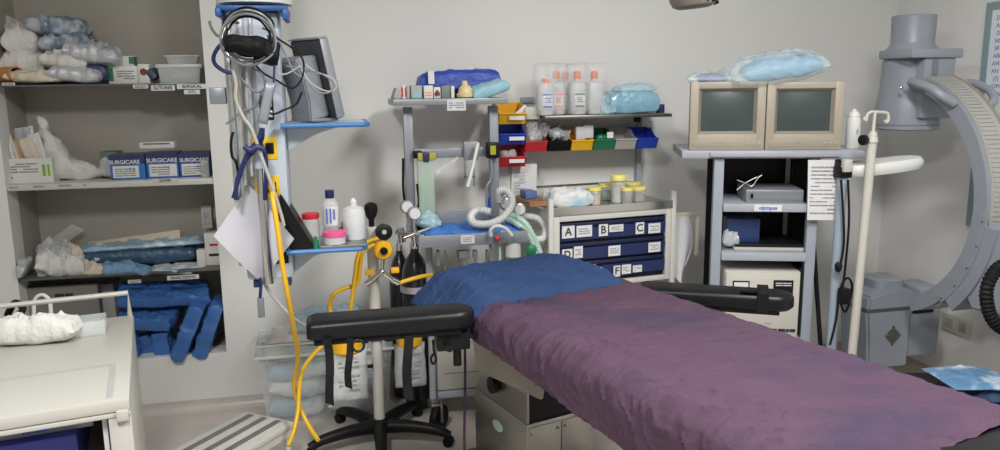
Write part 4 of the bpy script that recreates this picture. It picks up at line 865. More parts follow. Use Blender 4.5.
# hung bins
def hopper(x, y, z, w, d, h, m, label, contents=None, group='coloured hanging bins', rz=0):
    t = thing('storage_bin',label,'bin',(x,y,z),rz,group); th = .003
    mb = MB().bx((-w/2,0,0),(w/2,d,th)).bx((-w/2,d-th,th),(w/2,d,h))
    side = [(0,-.0,0),(0,-.028,h*.50),(0,.02,h*.62),(0,d*.45,h*.95),(0,d-th,h),(0,d-th,0)]
    for s_ in (-1,1): mb.prism([(s_*w/2,py,pz) for _,py,pz in side],(-s_*th,0,0))
    mb.prism([(-w/2,0,0),(w/2,0,0),(w/2,-.028,h*.5),(-w/2,-.028,h*.5)],(0,th,0))
    part('body', mb, m, t); part('lip', MB().tube([(-w/2,-.028,h*.5),(w/2,-.028,h*.5)],.004,6,1), m, t)
    return t
zr = at(590,148,3.70).z
bcol = [(526,REDD,'dark red'),(549.5,BLACK,'black'),(572,YELP,'yellow'),(594,GREENP,'green'),(615.5,GREYBIN,'grey'),(637,BLUEB,'blue')]
for i,(px,m,cn) in enumerate(bcol):
    e = px+21; c = at((px+e)/2,148,3.70); hb = .10
    hopper(c.x,3.72,zr-.012,.112,.15,hb,m,{'dark red':'red hanging bin at the left end of the wall rail, filled with clear packets','black':'black hanging bin full of clear packets on the wall rail','yellow':'yellow hanging bin with two small white cartons on the wall rail','green':'green hanging bin with a white tag on the wall rail','grey':'grey empty hanging bin on the wall rail','blue':'blue hanging bin at the right end of the wall rail'}[cn])
def pkt(px,py,dep,w,h,m,label,sd,tilt=0,lean=-.3,name='packet'):
    return solo(name, MB().pillow(w,h,.05,loc(at(px,py,dep))@rot(PI/2+lean,0,0)@rot(0,0,tilt),18,4,.012,20,sd), m, label, 'packet', None)
pkt(533,131,3.77,.07,.10,BAGCLEAR,'clear rounded packet, left one in the red hanging bin',91,.2); pkt(543,130,3.79,.06,.09,BAGCLEAR,'clear rounded packet, right one in the red hanging bin',92,-.3)
pkt(555,133,3.78,.08,.07,SILVER,'silvery packet, left one in the black hanging bin',93,.4); pkt(564,136,3.77,.06,.06,BAGCLEAR,'clear packet, right one in the black hanging bin',94,-.2)
for i,(px,py,l) in enumerate(((580,133,'small white carton, left one in the yellow hanging bin'),(588,131.5,'small white carton, right one in the yellow hanging bin'))):
    c = at(px,py,3.755); solo('small_carton', MB().box(c,(.048,.03,.065),.002), PAPERG, l, 'carton')
c = at(611,135,3.69); solo('price_tag', MB().box(c+Vector((-.004,0.0,0)),(.032,.002,.03)), PAPER,'square white tag stuck on the green hanging bin','tag')
solo('green_packet', MB().pillow(.08,.05,.03,loc(at(603,138.5,3.765))@rot(.2,0,0),14,4,.006,18,95), GREENP,'green packet lying in the green hanging bin','packet')
# fluid bottles in a row on the shelf, each in a clear overwrap
fb = [(545,98,3.72,BLUEP,'blue printed label','leftmost'),(556,94,3.77,ORANGE,'orange printed label','second from the left'),(565,93,3.82,GREENP,'narrow green and red label partly hidden','third from the left'),(577,92.5,3.74,GREENP,'green and purple printed label','fourth from the left'),(594,92.5,3.76,None,'no visible label','rightmost')]
for i,(px,py,dep,lm,ld,pos) in enumerate(fb):
    c = at(px,110,dep)
    k = thing('fluid_bottle','orange capped infusion bottle with %s, %s on the wall shelf' % (ld,pos) if len(ld) < 24 else 'orange capped bottle with %s, %s'%(ld,pos),'bottle',(c.x,dep,zsH+.0),0,'infusion bottles on the wall shelf')
    part('body', MB().lathe([(.038,0),(.043,.008),(.043,.130),(.036,.152),(.015,.165),(.013,.178)],seg=24,sq=3), FROST, k)
    part('cap', MB().lathe([(.015,.172),(.018,.176),(.018,.206),(.015,.21)] if i else [(.016,.14),(.019,.144),(.019,.172),(.016,.176)],(0,-.012 if not i else 0,0)), ORANGE, k)
    part('overwrap', MB().pillow(.112,.25,.10,loc((0,0,.125))@rot(PI/2,0,0),26,7,.004,11,200+i), clear('overwrap',(.86,.88,.90),.22,.08,.6), k, 'clear crinkled overwrap')
    if lm:
        part('colour_band', MB().bx((-.024,-.0465,.095),(.024,-.044,.103)).bx((-.022,-.0465,.035),(.022,-.044,.045)), lm, k)
        part('wrap_label', MB().bx((-.025,-.0455,.03),(.025,-.043,.108)), PAPER, k)
        part('print', lines_mb(loc((.004,-.0468,.072)),.032,.028,3,i+30), mat('violet_ink',(.25,.08,.30),.6) if i > 1 else lm, k)
solo('wrapped_pack', MB().pillow(.27,.16,.105,loc((at(630,101,3.78).x,3.78,zsH+.050))@rot(0,-.02,0),36,8,.008,8,210,e_=.3), mat('aqua_wrap',(.24,.46,.58),.32,var=.2,scale=12,bump=.4,bscale=30,bdist=.02,coat=.4),'long pale blue wrapped pack at the right of the wall shelf','pack')
solo('wrapped_pack', MB().pillow(.21,.12,.045,loc((at(634,92,3.80).x,3.80,zsH+.118))@rot(0,-.05,.1),28,5,.007,9,211), BAGBL,'flat clear blue pouch lying on the long pale blue pack','pack')
solo('clear_pouch', MB().pillow(.09,.11,.03,loc((at(604,106,3.78).x,3.73,zsH+.045))@rot(PI/2-.3,0,0),18,4,.01,14,212), BAGBL,'clear blue pouch between the infusion bottles and the pale blue pack','pouch')
# three bins on a white board beside the rail
t = thing('bin_board','white backing board carrying three stacked coloured bins beside the machine post','board',(at(518,130,3.85).x,3.85,1.2))
b0_, b1_ = at(500,108,3.85), at(536,170,3.85)
part('board', MB().bx((b0_.x-t.location.x,0,b1_.z-1.2),(b1_.x-t.location.x,.012,b0_.z-1.2),.002), WHITEP, t)
part('bracket', MB().bx((-.06,.0125,b1_.z-1.2+.03),(.06,.0985,b1_.z-1.2+.05)).bx((-.06,.0125,b0_.z-1.2-.05),(.06,.0985,b0_.z-1.2-.03)), GREYM, t)
for i,(py,m,l) in enumerate(((124,YELP,'yellow bin at the top of three stacked on the white board'),(144.5,BLUEB,'blue bin in the middle of three stacked on the white board'),(167,REDD,'red bin with clear packets, bottom of three on the white board'))):
    c = at(512,py,3.70); hopper(c.x,3.705,c.z,.135,.144,.10,m,l,group='bins on the white board')
    p = at(517,py-6,3.67); solo('bin_label', MB().box((p.x,3.672,p.z),(.075,.0015,.018),0), PAPER, ('white strip label on the front of the yellow board bin','white strip label on the front of the blue board bin','white strip label on the front of the red board bin')[i],'label')
solo('white_packet', MB().box((0,0,0),(.10,.02,.03),.004,loc(at(519,113.5,3.74))@rot(0,-.7,0)), WHITE,'white packet sticking out of the yellow board bin','packet')
pkt(508,156,3.74,.08,.06,BAGCLEAR,'clear packets bulging from the red board bin',97)
for i,(x0,x1,y0,y1,dep,l) in enumerate(((499,517,167,214,3.80,'plain white paper sheet hanging below the board bins'),(512,537,164,216,3.78,'printed white paper sheet hanging lowest beside the drawer trolley'))):
    k = solo('paper_sheet', MB().sheet(lambda u,v: at(x0+(x1-x0)*u-1.5*v, y0+(y1-y0)*v, dep)+Vector((0,-.012*math.sin(u*3)*v,0)),8,12,.001), PAPER, l,'paper')
    if i: part('print', lines_mb(loc(at(520,190,dep-.016)),.06,.19,12,11,fill=.2), INKG, k, world=True)
# ================================================================== drawer trolley
fl, fr = at(553,212,3.40), at(671,204,3.485)
DR = math.atan2(fr.y-fl.y, fr.x-fl.x); DW = math.hypot(fr.x-fl.x, fr.y-fl.y); DZ = fl.z+.012
t = thing('drawer_trolley','white framed medication trolley with navy tip out bins lettered A to F','trolley',(fl.x,fl.y,0),DR)
DM = loc((fl.x,fl.y,0)) @ Matrix.Rotation(DR,4,'Z'); dd = .43
def dl(x,y,z): return DM @ Vector((x,y,z))
zb = DZ-.385
for x in (-.012,DW+.012):
    for y in (.0,dd): part('post', MB().bx((x-.012,y-.012,.09),(x+.012,y+.012,DZ+.05),.003), WHITEP, t)
part('top', MB().bx((.001,-.012,DZ-.022),(DW-.001,dd+.01,DZ-.002),.003), STEELT, t, 'polished steel top')
part('front_lip', MB().bx((.0,-.016,DZ-.03),(DW,-.0125,DZ+.006)), STEELT, t); part('top_rail', MB().tube([(0,dd+.005,DZ+.045),(DW,dd+.005,DZ+.045)],.006,6,1), STEEL, t)
part('front_frame', MB().bx((.001,-.01,zb),(.03,.012,DZ-.031),.002).bx((DW-.03,-.01,zb),(DW-.001,.012,DZ-.031),.002).bx((.03,-.01,DZ-.06),(DW-.03,.012,DZ-.031),.002).bx((.03,-.01,zb),(DW-.03,.012,zb+.022),.002), WHITEP, t)
part('side_panel', MB().bx((.001,.013,zb),(.008,dd-.013,DZ-.023)).bx((DW-.008,.013,zb),(DW-.001,dd-.013,DZ-.023)).bx((.009,dd-.02,zb),(DW-.009,dd-.013,DZ-.023)), WHITEP, t)
part('floor_panel', MB().bx((.009,.013,zb+.001),(DW-.009,dd-.021,zb+.012)), WHITEP, t)
part('lower_shelf', MB().bx((.001,-.0,.28),(DW-.001,dd,.295)), STEEL, t)
for x in (-.012,DW+.012):
    for y in (0,dd): part('caster', MB().cyl((x-.012,y,.045),(x+.012,y,.045),.045,None,18,.006).box((x,y,.085),(.03,.03,.02)), BLACKR, t)
part('bin_housing', MB().bx((.031,.02,zb+.023),(DW-.031,.16,DZ-.061)), NAVYD, t)
iw = DW-.062; rows = [(DZ-.095-.064, .064, 3), (DZ-.095-.158, .062, 3), (DZ-.095-.250, .062, 4)]
lab = [[('A',.09,.085),('B',.0,.10),('C',.06,.075)],[('D',.0,.0),('',0,0),('',0,0)],[('E',0,0),('F',0,0),('',0,0),('',0,0)]]
for z,h,nb in rows:
    part('bin_front', MB().prism([(.033,.019,z),(.033,-.004,z+.006),(.033,-.012,z+h),(.033,.019,z+h)],(iw-.004,0,0),.002), NAVY, t, 'glossy navy tip out bin row')
    part('row_shelf', MB().bx((.031,-.004,z+h+.006),(DW-.031,.0195,z+h+.024),.002), NAVYD, t)
def card(px,py,row,wd,ht,s=''):
    z,h,_ = rows[row]; p = DM.inverted() @ at(px,py,3.42)
    # slide the point onto the bin front plane
    o_ = DM.inverted() @ CAM; d_ = p-o_; k = (-.011-o_.y)/d_.y; p = o_+d_*k
    c = part('label_card', MB().box((p.x,-.0145,p.z),(wd,.0012,ht),0), PAPER, t, 'white card lettered '+s if s else None)
    if s: part('lettering', text_mb(s,ht*.66,loc((p.x,-.0153,p.z)),bold=.0010), INK, c)
    else: part('print', lines_mb(loc((p.x,-.0153,p.z)),wd*.75,ht*.6,3,int(px)), INKG, c)
card(568,232,0,.064,.058,'A'); card(584,231,0,.080,.054); card(603,230,0,.048,.056,'B'); card(616,228,0,.075,.034); card(639.5,228,0,.046,.056,'C'); card(654,228,0,.066,.048)
card(567,254.5,1,.052,.052,'D'); card(578,252,1,.046,.056); card(614,250.5,1,.064,.050); card(654,247,1,.066,.048)
card(592,269,2,.034,.046); card(600,271.5,2,.026,.040); card(616.5,271,2,.036,.054,'F'); card(626,269,2,.050,.046); card(637,268.5,2,.050,.034); card(578,271,2,.036,.05,'E')
rx_ = DW+.024
part('side_rail', MB().bx((rx_,.06,DZ-.10),(rx_+.03,.085,DZ-.075)).bx((rx_+.02,.062,DZ-.098),(rx_+.19,.083,DZ-.075),.003).bx((rx_+.165,.062,DZ-.30),(rx_+.185,.083,DZ-.098),.003).bx((rx_+.03,.062,DZ-.45),(rx_+.05,.083,DZ-.098),.003).bx((rx_,.06,DZ-.36),(rx_+.09,.085,DZ-.34),.003).bx((rx_+.075,.062,DZ-.50),(rx_+.093,.083,DZ-.36),.003), RAILP, t, 'cream tube side rail')
solo('hanging_cloth', MB().sheet(lambda u,v: dl(rx_+.03+.075*u+.05*math.sin(v*PI)*(u-.2), .045+.018*math.sin(u*7+v*2)*v, DZ-.09-.33*v*(1-.35*abs(u-.35))),12,16,.002), PAPERG,'grey white cloth hanging from the side rail of the drawer trolley','cloth')
zj = DZ-.001
def jar(px,pb,pt,r,fill,label,dep,dark=None):
    c = at(px,pb,dep); d_ = at(px,pb,dep); k = thing('specimen_jar',label,'jar',(c.x,dep,zj),0,'jars with yellow lids on the drawer trolley')
    h = at(px,pt,dep).z-zj
    part('body', MB().lathe([(r*.94,.0),(r,.006),(r,h*.72),(r*.86,h*.80)],seg=24), TINT, k)
    part('lid', MB().lathe([(r*.98,h*.78),(r*1.05,h*.80),(r*1.05,h*.98),(r,h)],seg=28), YELCAP, k)
    if fill: part('contents', MB().lathe([(r*.88,.004),(r*.9,.008),(r*.9,h*.5),(r*.7,h*.55)],seg=18), fill, k)
jar(594.5,204,187,.030,mat('fill_orange',(.65,.38,.18),.6,var=.3,scale=60),'small jar with orange contents at the left of the jar group',3.50)
jar(607,200,183.5,.042,mat('fill_green',(.10,.25,.17),.6,var=.3,scale=60),'jar with green contents behind the small orange one',3.64)
jar(618,201,174.5,.036,SILVER,'tallest clear jar in the middle of the jar group',3.53)
jar(632,199,182,.042,mat('fill_tan',(.45,.36,.25),.6,var=.3,scale=60),'jar with tan contents at the back of the jar group',3.70)
jar(638,200,186.5,.038,mat('fill_brown',(.24,.16,.12),.6,var=.3,scale=60),'jar with brown contents at the right front of the jar group',3.54)
jar(627,202,187.5,.028,mat('fill_dark',(.16,.10,.08),.6,var=.3,scale=60),'small jar with dark contents between the tall and the brown jar',3.48)
p = at(567,200,3.52)
solo('wrapped_pack', MB().pillow(.20,.13,.075,loc((p.x,3.52,zj+.032))@rot(.05,.0,.1),30,5,.012,12,301,e_=.4), PACKW,'pale blue and white pack at the left end of the drawer trolley top','pack')
solo('blue_box', MB().box((.0,.30,DZ+.033),(.06,.08,.038),.003,DM), mat('dusty_blue',(.10,.16,.36),.5),'small blue box at the back left corner of the drawer trolley top','box')
solo('wooden_tray', MB().bx((-.075,.10,DZ+.0),(.075,.40,DZ+.012),.002,DM).bx((-.075,.10,DZ+.012),(-.067,.40,DZ+.026),0,DM).bx((-.067,.10,DZ+.012),(.067,.107,DZ+.026),0,DM), WOOD,'brown wooden tray sticking out at the left end of the drawer trolley top','tray')

# ================================================================== monitor cart
CR = math.radians(-19); CC = at(771,152,3.12); CZ = CC.z+.006
t = thing('monitor_cart','light grey equipment cart with shelves below two beige monitors','cart',(CC.x,CC.y,0),CR)
CM = loc((CC.x,CC.y,0)) @ Matrix.Rotation(CR,4,'Z'); CI = CM.inverted()
def cl(x,y,z): return CM @ Vector((x,y,z))
def cf(px,py,yl=0):
    o_ = CI @ CAM; d_ = (CI @ at(px,py,3.1))-o_; return o_+d_*((yl-o_.y)/d_.y)
xa, xb = cf(682,152).x, cf(866,152).x; cdp = .42
part('top_shelf', MB().bx((xa,0,CZ-.035),(xb,cdp,CZ),.004), GREYL, t)
part('top_lip', MB().bx((cf(710,155,-.012).x,-.014,CZ-.028),(cf(840,155,-.012).x,-.001,CZ-.004),.004), GREYL, t)
xl, xr = cf(717,220,.02).x, cf(812,220,.02).x
for x in (xl,xr):
    part('post', MB().bx((x-.022,.012,.111),(x+.022,.055,CZ-.036),.004), mat('cart_post',(.30,.33,.38),.42,var=.04), t)
    xr_ = x+.045 if x == xl else x
    part('post', MB().bx((xr_-.012,.34,.111),(xr_+.012,.38,CZ-.036),.004), MATS['cart_post'], t)
    if x == xr: part('side_panel', MB().bx((x-.0165,.06,.12),(x-.0125,.339,CZ-.037)), BLACK, t, 'black side panel')
part('rear_strip', MB().bx((xr-.05,.335,.12),(xr-.03,.345,CZ-.037)), CREAM2, t)
part('back_panel', MB().bx((xl+.0,.382,.12),(xr-.0,.39,CZ-.037)), BLACK, t)
z1, z2, z3 = cf(765,204).z, cf(765,253).z, cf(765,338).z
for i,z in enumerate((z1,z2,z3)):
    o = part('shelf', MB().bx((xl+.0225,-.006,z-.036),(xr-.0225,.33,z),.003), GREYL, t)
    if i == 0:
        p = cf(768,208,-.0065)
        part('name_plate', MB().bx((p.x-.06,-.0085,p.z-.015),(p.x+.06,-.0065,p.z+.015)), PAPER, o); part('lettering', text_mb('olympus',.017,loc((p.x,-.009,p.z)),bold=.0008), INKB, o)
part('base', MB().bx((xl-.03,-.03,.07),(xr+.03,.44,.11),.005), GREYL, t)
for x in (xl,xr):
    for y in (.0,.40): part('caster', MB().cyl((x-.014,y,.035),(x+.014,y,.035),.035,None,16,.005), BLACKR, t)
part('brace', MB().cyl((xr+.03,.15,z1-.05),(xr+.09,.05,.30),.010), BLACK, t, 'black slanting brace tube')
# two beige monitors
def monitor(px0,px1,label,yl):
    a, b = cf(px0,148,yl), cf(px1,148,yl); w = b.x-a.x; h = cf((px0+px1)/2,82,yl).z-CZ
    t = thing('crt_monitor',label,'monitor',cl((a.x+b.x)/2,yl,CZ+.001),CR,'beige monitors on the cart')
    sw, st, sb = w*.385, h*.90, h*.235
    m = MB().bx((-w/2,.0,0),(-sw,.045,h),.004).bx((sw,.0,0),(w/2,.045,h),.004).bx((-sw-.004,.0,st),(sw+.004,.045,h),.004).bx((-sw-.004,.0,.0),(sw+.004,.045,sb),.004)
    m.lathe([(.7071*1.0,0),(.7071*.62,1)],(0,0,0),(0,0,1),4,loc((0,.0455,h/2-.01))@rot(-PI/2,0,0)@Matrix.Diagonal((w-.01,h-.03,.17,1))@rot(0,0,PI/4)) if False else m.bx((-w/2+.035,.0455,.012),(w/2-.035,.17,h-.02),.012)
    part('housing', m, CREAM, t)
    part('rear_shell', MB().prism([(-w/2+.06,.171,.02),(w/2-.06,.171,.02),(w/2-.07,.171,h-.05),(-w/2+.07,.171,h-.05)],(0,.17,0),.01), CREAM, t)
    part('bezel', MB().prism([(-sw,.001,sb),(-sw,.001,st),(-sw+.012,.02,st-.012),(-sw+.012,.02,sb+.012)],(.001,0,0)).sheet(lambda u,v:Vector(((-sw+.012*v)+(2*sw-.024*v)*u,.001+.019*v,st-.012*v)),1,1).sheet(lambda u,v:Vector(((-sw+.012*v)+(2*sw-.024*v)*u,.001+.019*v,sb+.012*v)),1,1).sheet(lambda u,v:Vector((-sw+.012*v,.001+.019*v,sb+.012*v+(st-sb-.024*v)*u)),1,1).sheet(lambda u,v:Vector((sw-.012*v,.001+.019*v,sb+.012*v+(st-sb-.024*v)*u)),1,1), mat('cream_bezel',(.30,.27,.215),.45,var=.03), t)
    def sc(u,v): return Vector((-sw+.010+(2*sw-.02)*u, .022-.010*(1-(2*u-1)**2)*(1-(2*v-1)**2), sb+.01+(st-sb-.02)*v))
    part('screen', MB().sheet(sc,14,14), SCREEN, t, 'blank dark green grey screen')
    part('control_strip', MB().bx((-w/2+.012,-.0025,.012),(w/2-.012,.001,sb*.62),.001), mat('cream_strip',(.34,.30,.235),.45,var=.03), t)
    for k in range(3): part('button', MB().bx((w*.27+.022*k,-.005,.022),(w*.27+.014+.022*k,-.0026,.034),.001), CREAM, t)
    part('logo', lines_mb(loc((-w*.06,-.0028,.03)), .03, .008, 1, 3, fill=.7), INKG, t)
monitor(689,764,'beige box monitor with a blank screen, left of the pair',.03)
monitor(764.8,841,'beige box monitor with a blank screen, right of the pair next to the white bottle',.03)
k = cf(852,147,.10)
kk = thing('spray_bottle','white pointed bottle at the right end of the monitor cart top','bottle',cl(k.x,.10,CZ+.001),CR)
hb = cf(852,109,.10).z-CZ
part('body', MB().lathe([(.026,0),(.030,.006),(.030,hb*.72),(.026,hb*.80)],seg=24), WHITE, kk); part('cap', MB().lathe([(.020,hb*.79),(.026,hb*.81),(.024,hb*.88),(.009,hb*.96),(.005,hb)],seg=20), WHITE, kk)
part('print', MB().tube([(.004,-.031,hb*.42),(.012,-.030,hb*.5),(.008,-.031,hb*.36)],.0015,5,3), INKG, kk)
# bags on the monitors
mh = cf(764,83,.1).z
pc = cf(773,70,.12); bw_ = cf(823,70,.12).x-cf(726,70,.12).x
solo('plastic_bag', MB().pillow(bw_,.27,.135,loc(cl(pc.x,.13,mh+.056))@rot(.12,-.15,CR+.12),44,3,.010,8,401,.45,e_=.45), clear('shiny_bag',(.72,.86,.92),.34,.1,.8),'large clear bag with a pale blue drape lying across both monitors','bag')
solo('folded_drape', MB().pillow(bw_*.78,.19,.085,loc(cl(pc.x+.03,.13,mh+.062))@rot(.1,-.14,CR),34,4,.010,9,402,e_=.45), mat('mid_blue_drape',(.09,.31,.50),.45,var=.35,scale=14,bump=.5,bscale=26,bdist=.02),'folded pale blue drape inside the large clear bag','drape')
pc = cf(711,77,.1)
solo('plastic_bag', MB().pillow(.21,.16,.055,loc(cl(pc.x,.11,mh+.022))@rot(.05,.0,CR),28,3,.006,10,403), MATS['shiny_bag'],'small flat clear bag on the left end of the left monitor','bag')
solo('folded_mask', MB().pillow(.13,.09,.034,loc(cl(cf(711,77,.1).x,.10,mh+.024))@rot(.2,0,CR),16,3,.004,12,404), mat('indigo_cloth',(.06,.06,.24),.5,var=.2),'dark indigo folded pouch inside the small clear bag','pouch')
# equipment on the cart shelves
p0, p1 = cf(745,202,.03), cf(807,202,.03)
k = thing('video_processor','flat grey video processor on the upper cart shelf','processor',cl((p0.x+p1.x)/2-.005,.03,z1+.001),CR); w = p1.x-p0.x-.02; h = cf(776,188,.03).z-z1
part('body', MB().bx((-w/2,.004,0),(w/2,.24,h*.85),.003), GREYM, k); part('face', MB().bx((-w/2+.008,.0,h*.2),(w/2-.004,.004,h*.75)), GREYD, k); part('button', MB().bx((-w/2+.018,-.003,h*.3),(-w/2+.03,.0,h*.6)), BLACK, k)
for i,pts in enumerate(([(737,180),(745,183),(752,186),(758,178),(762,175)],[(737,190),(744,184),(751,180),(757,177)])):
    solo('white_lead', MB().tube([cl(*(lambda q: (q.x,.06+.02*i,q.z))(cf(x,y,.06+.02*i))) for x,y in pts],.003,8), STEEL,('loose white lead curving down in the upper cart bay','short white lead crossing the other in the upper cart bay')[i],'lead')
k = cf(742,230,.12)
solo('blue_box', MB().box((0,0,0),(.155,.10,cf(742,216,.12).z-cf(742,246,.12).z),.012,loc(cl(k.x,.14,z2+.001+(cf(742,216,.12).z-cf(742,246,.12).z)/2))@rot(0,0,CR)), mat('case_royal',(.015,.04,.14),.45,var=.1),'dark blue case at the back of the middle cart bay','case')
p0, p1 = cf(731,251,.02), cf(808,249,.02)
k = thing('laptop','closed flat grey device lying on the middle cart shelf','laptop',cl((p0.x+p1.x)/2,.03,z2+.001),CR); w = p1.x-p0.x-.03
part('base', MB().bx((-w/2,.0,0),(w/2,.24,.018),.004), GREYBIN, k); part('cover', MB().bx((-w/2+.004,.004,.0185),(w/2-.004,.24,.032),.004), BLACK, k)
k = cf(730,241,.0)
solo('clear_wrapper', MB().pillow(.07,.06,.06,loc(cl(k.x+.012,.045,z2+.050))@rot(.4,0,CR),16,3,.014,16,405), BAGCLEAR,'crumpled clear wrapper at the left of the middle cart shelf','wrapper')
p0, p1 = cf(723,335,.0), cf(798,335,.0); h = cf(760,272,.0).z-z3; w = p1.x-p0.x
k = thing('insufflator','cream boxed medical unit with a black control panel on the bottom cart shelf','medical unit',cl((p0.x+p1.x)/2,.0,z3+.001),CR)
part('housing', MB().bx((-w/2,.012,0),(w/2,.30,h),.006), CREAM2, k); part('side_vents', MB().bx((w/2+.0005,.012,.02),(w/2+.010,.28,h+.02)), BLACK, k)
part('front_panel', MB().bx((-w/2+.004,.0,.004),(w/2-.004,.0115,h-.004),.003), CREAM2, k)
part('gauge_window', MB().bx((-w*.40,-.003,h*.62),(-w*.40+.075,.0,h*.86)), BLACK, k); part('gauge_face', MB().bx((-w*.40+.006,-.0045,h*.64),(-w*.40+.069,-.003,h*.84)), PAPER, k); part('needle', MB().box((-w*.40+.045,-.005,h*.70),(.025,.001,.004),0), INK, k)
part('control_panel', MB().bx((w*.14,-.003,h*.52),(w*.40,.0,h*.88)), BLACK, k); part('panel_print', lines_mb(loc((w*.27,-.0035,h*.82)),.07,.02,2,3), PAPERG, k)
part('small_print', lines_mb(loc((-w*.06,-.0006,h*.72)),.025,.03,3,7), INKG, k)
part('wave_line', MB().tube([(-w*.42,-.001,h*.22),(-w*.3,-.001,h*.26),(-w*.22,-.001,h*.16),(-w*.12,-.001,h*.22),(-w*.05,-.001,h*.12),(.02,-.001,h*.18),(.05,-.001,h*.13),(w*.18,-.001,h*.13)],.002,5,4), INKG, k)
part('lettering', lines_mb(loc((w*.27,-.0008,h*.12)), .13, .02, 1, 6, fill=.75), INK, k); part('small_label', lines_mb(loc((w*.06,-.0006,h*.22)),.06,.01,1,2), INKG, k)
solo('folded_paper', MB().sheet(lambda u,v: cl(*(lambda q:(q.x,-.02-.004*math.sin(v*3),q.z))(cf(808+30*u-1*v,160+60*v,-.02))),8,12,.001), PAPER,'printed white paper sheet hanging on the right side of the monitor cart','paper')
pq_ = cf(823,190,-.024)
part('print', lines_mb(loc((pq_.x,-.026,pq_.z))@Matrix.Identity(4),.11,.22,13,21,fill=.2), INKG, bpy.data.objects['folded_paper']) if False else None
kx = MB(); src = lines_mb(CM @ loc((pq_.x,-.0275,pq_.z)),.11,.22,13,21,fill=.2); part('print', src, INKG, bpy.data.objects['folded_paper'], world=True)

# ================================================================== stand with the white arm pad, drip stand
p = at(837.5,250,2.98); SX, SY = p.x, 2.98
t = thing('arm_pad_stand','blue grey pole stand with a white padded arm plate clamped at its top','stand',(SX,SY,0))
zt = at(840,165,2.98).z
part('pole', MB().cyl((0,0,.06),(0,0,zt),.022,.022,18,.003), mat('pole_blue_grey',(.30,.36,.43),.4,var=.03), t)
part('base', MB().lathe([(.0,0),(.115,0),(.12,.006),(.115,.016),(.03,.022),(.022,.06)],(0,0,.0005),seg=32), GREYL, t)
part('clamp', MB().box((.0,-.0,zt-.03),(.055,.06,.05),.006).box((-.004,-.0,zt+.01),(.045,.05,.03),.006), BLACK, t); part('clamp_cap', MB().box((-.005,-.03,zt+.0),(.04,.03,.055),.005), CREAM2, t)
q0, q1 = at(846,172,2.98), at(918,160,2.98); mid = (q0+q1)/2
part('arm_plate', MB().lathe([(.0,-.016),(.165,-.016),(.182,-.006),(.184,.006),(.17,.016),(.0,.018)],mid-Vector((SX,SY,0)),(-.10,0,1),40,None) if False else MB().lathe([(.0,-.018),(.92,-.018),(1,-.007),(1.0,.006),(.93,.016),(.0,.018)],(0,0,0),(0,0,1),48,loc(mid-Vector((SX,SY,0))+Vector((0,.01,0)))@rot(0,-.10,-.1)@Matrix.Diagonal((.185,.085,1.45,1)),sq=2.6), WHITE, t, 'white padded arm plate')
part('plate_bracket', MB().box((.05,.0,zt-.035),(.07,.03,.02),.004), WHITE, t)
def pcable(pts,r,m,label,dep=2.93): return solo('power_cable', MB().tube([at(x,y,dep) for x,y in pts],r,8), m, label,'cable')
pcable([(841,180),(843,210),(844,240),(841,262),(838,268)],.005,BLACK,'black cable hanging from the clamp of the blue grey pole, ending in a plug')
pcable([(848,180),(849,220),(846,260),(843,285),(840,300),(845,312),(850,300),(852,285),(847,278),(840,290),(836,320),(830,345)],.005,BLACK,'longer black cable tangled low on the blue grey pole')
solo('cable_plug', MB().lathe([(.008,0),(.014,.012),(.016,.03),(.008,.045)],at(838,272,2.93)), BLACK,'black plug dangling beside the blue grey pole','plug')
solo('cable_adapter', MB().box(at(844,296,2.92),(.045,.04,.07),.006), BLACK,'black power adapter block tangled in the cable on the pole','adapter')
pb = at(852.5,330,2.90); pt_ = at(874,140,2.90); IX = (pb.x+pt_.x)/2
t = thing('drip_stand','tall cream drip stand with a two armed hook in front of the wall','drip stand',(IX,2.90,0)); DI = Vector((IX,2.90,0))
zc = at(872,135,2.9).z; ztop = at(877,112,2.9).z
lean = (at(872,135,2.9).x-at(852,345,2.9).x)/(zc-at(852,345,2.9).z)
def ix(z): return (z-.9)*lean*.98
part('lower_tube', MB().cyl((ix(.06),0,.06),(ix(zc),0,zc),.019,.019,18), CREAM2, t); part('collar', MB().cyl((ix(zc-.03),0,zc-.03),(ix(zc+.015),0,zc+.015),.024,.014), CREAM2, t)
part('upper_rod', MB().cyl((ix(zc),0,zc),(ix(ztop),0,ztop),.007), CREAM2, t)
hx = ix(ztop)
part('hook', MB().tube([(hx-.045,0,ztop-.02),(hx-.048,-.0,ztop-.028),(hx-.040,0,ztop-.034),(hx-.036,0,ztop-.012),(hx-.02,0,ztop),(hx,0,ztop),(hx+.035,0,ztop-.002),(hx+.06,0,ztop-.008),(hx+.066,0,ztop-.034),(hx+.058,0,ztop-.044),(hx+.050,0,ztop-.036)],.0065,8,5), CREAM2, t)
o = part('clamp_knob', MB().cyl((ix(zc-.02)-.02,0,zc-.02),(ix(zc-.02)-.035,0,zc-.02),.008).lathe([(.012,0),(.022,.004),(.022,.018),(.012,.022)],(ix(zc-.02)-.035,0,zc-.02),(-1,-.3,0)), BLACK, t)
for k in range(5):
    a = math.radians(15+72*k); o = part('leg', MB().tube([(ix(.1)+.01*math.cos(a),.01*math.sin(a),.09),(ix(.1)+.16*math.cos(a),.16*math.sin(a),.075),(ix(.1)+.26*math.cos(a),.26*math.sin(a),.05)],[.016,.014,.011],8), CREAM2, t)
    part('caster', MB().ball((ix(.1)+.255*math.cos(a),.255*math.sin(a),.0245),.023), BLACKR, o)

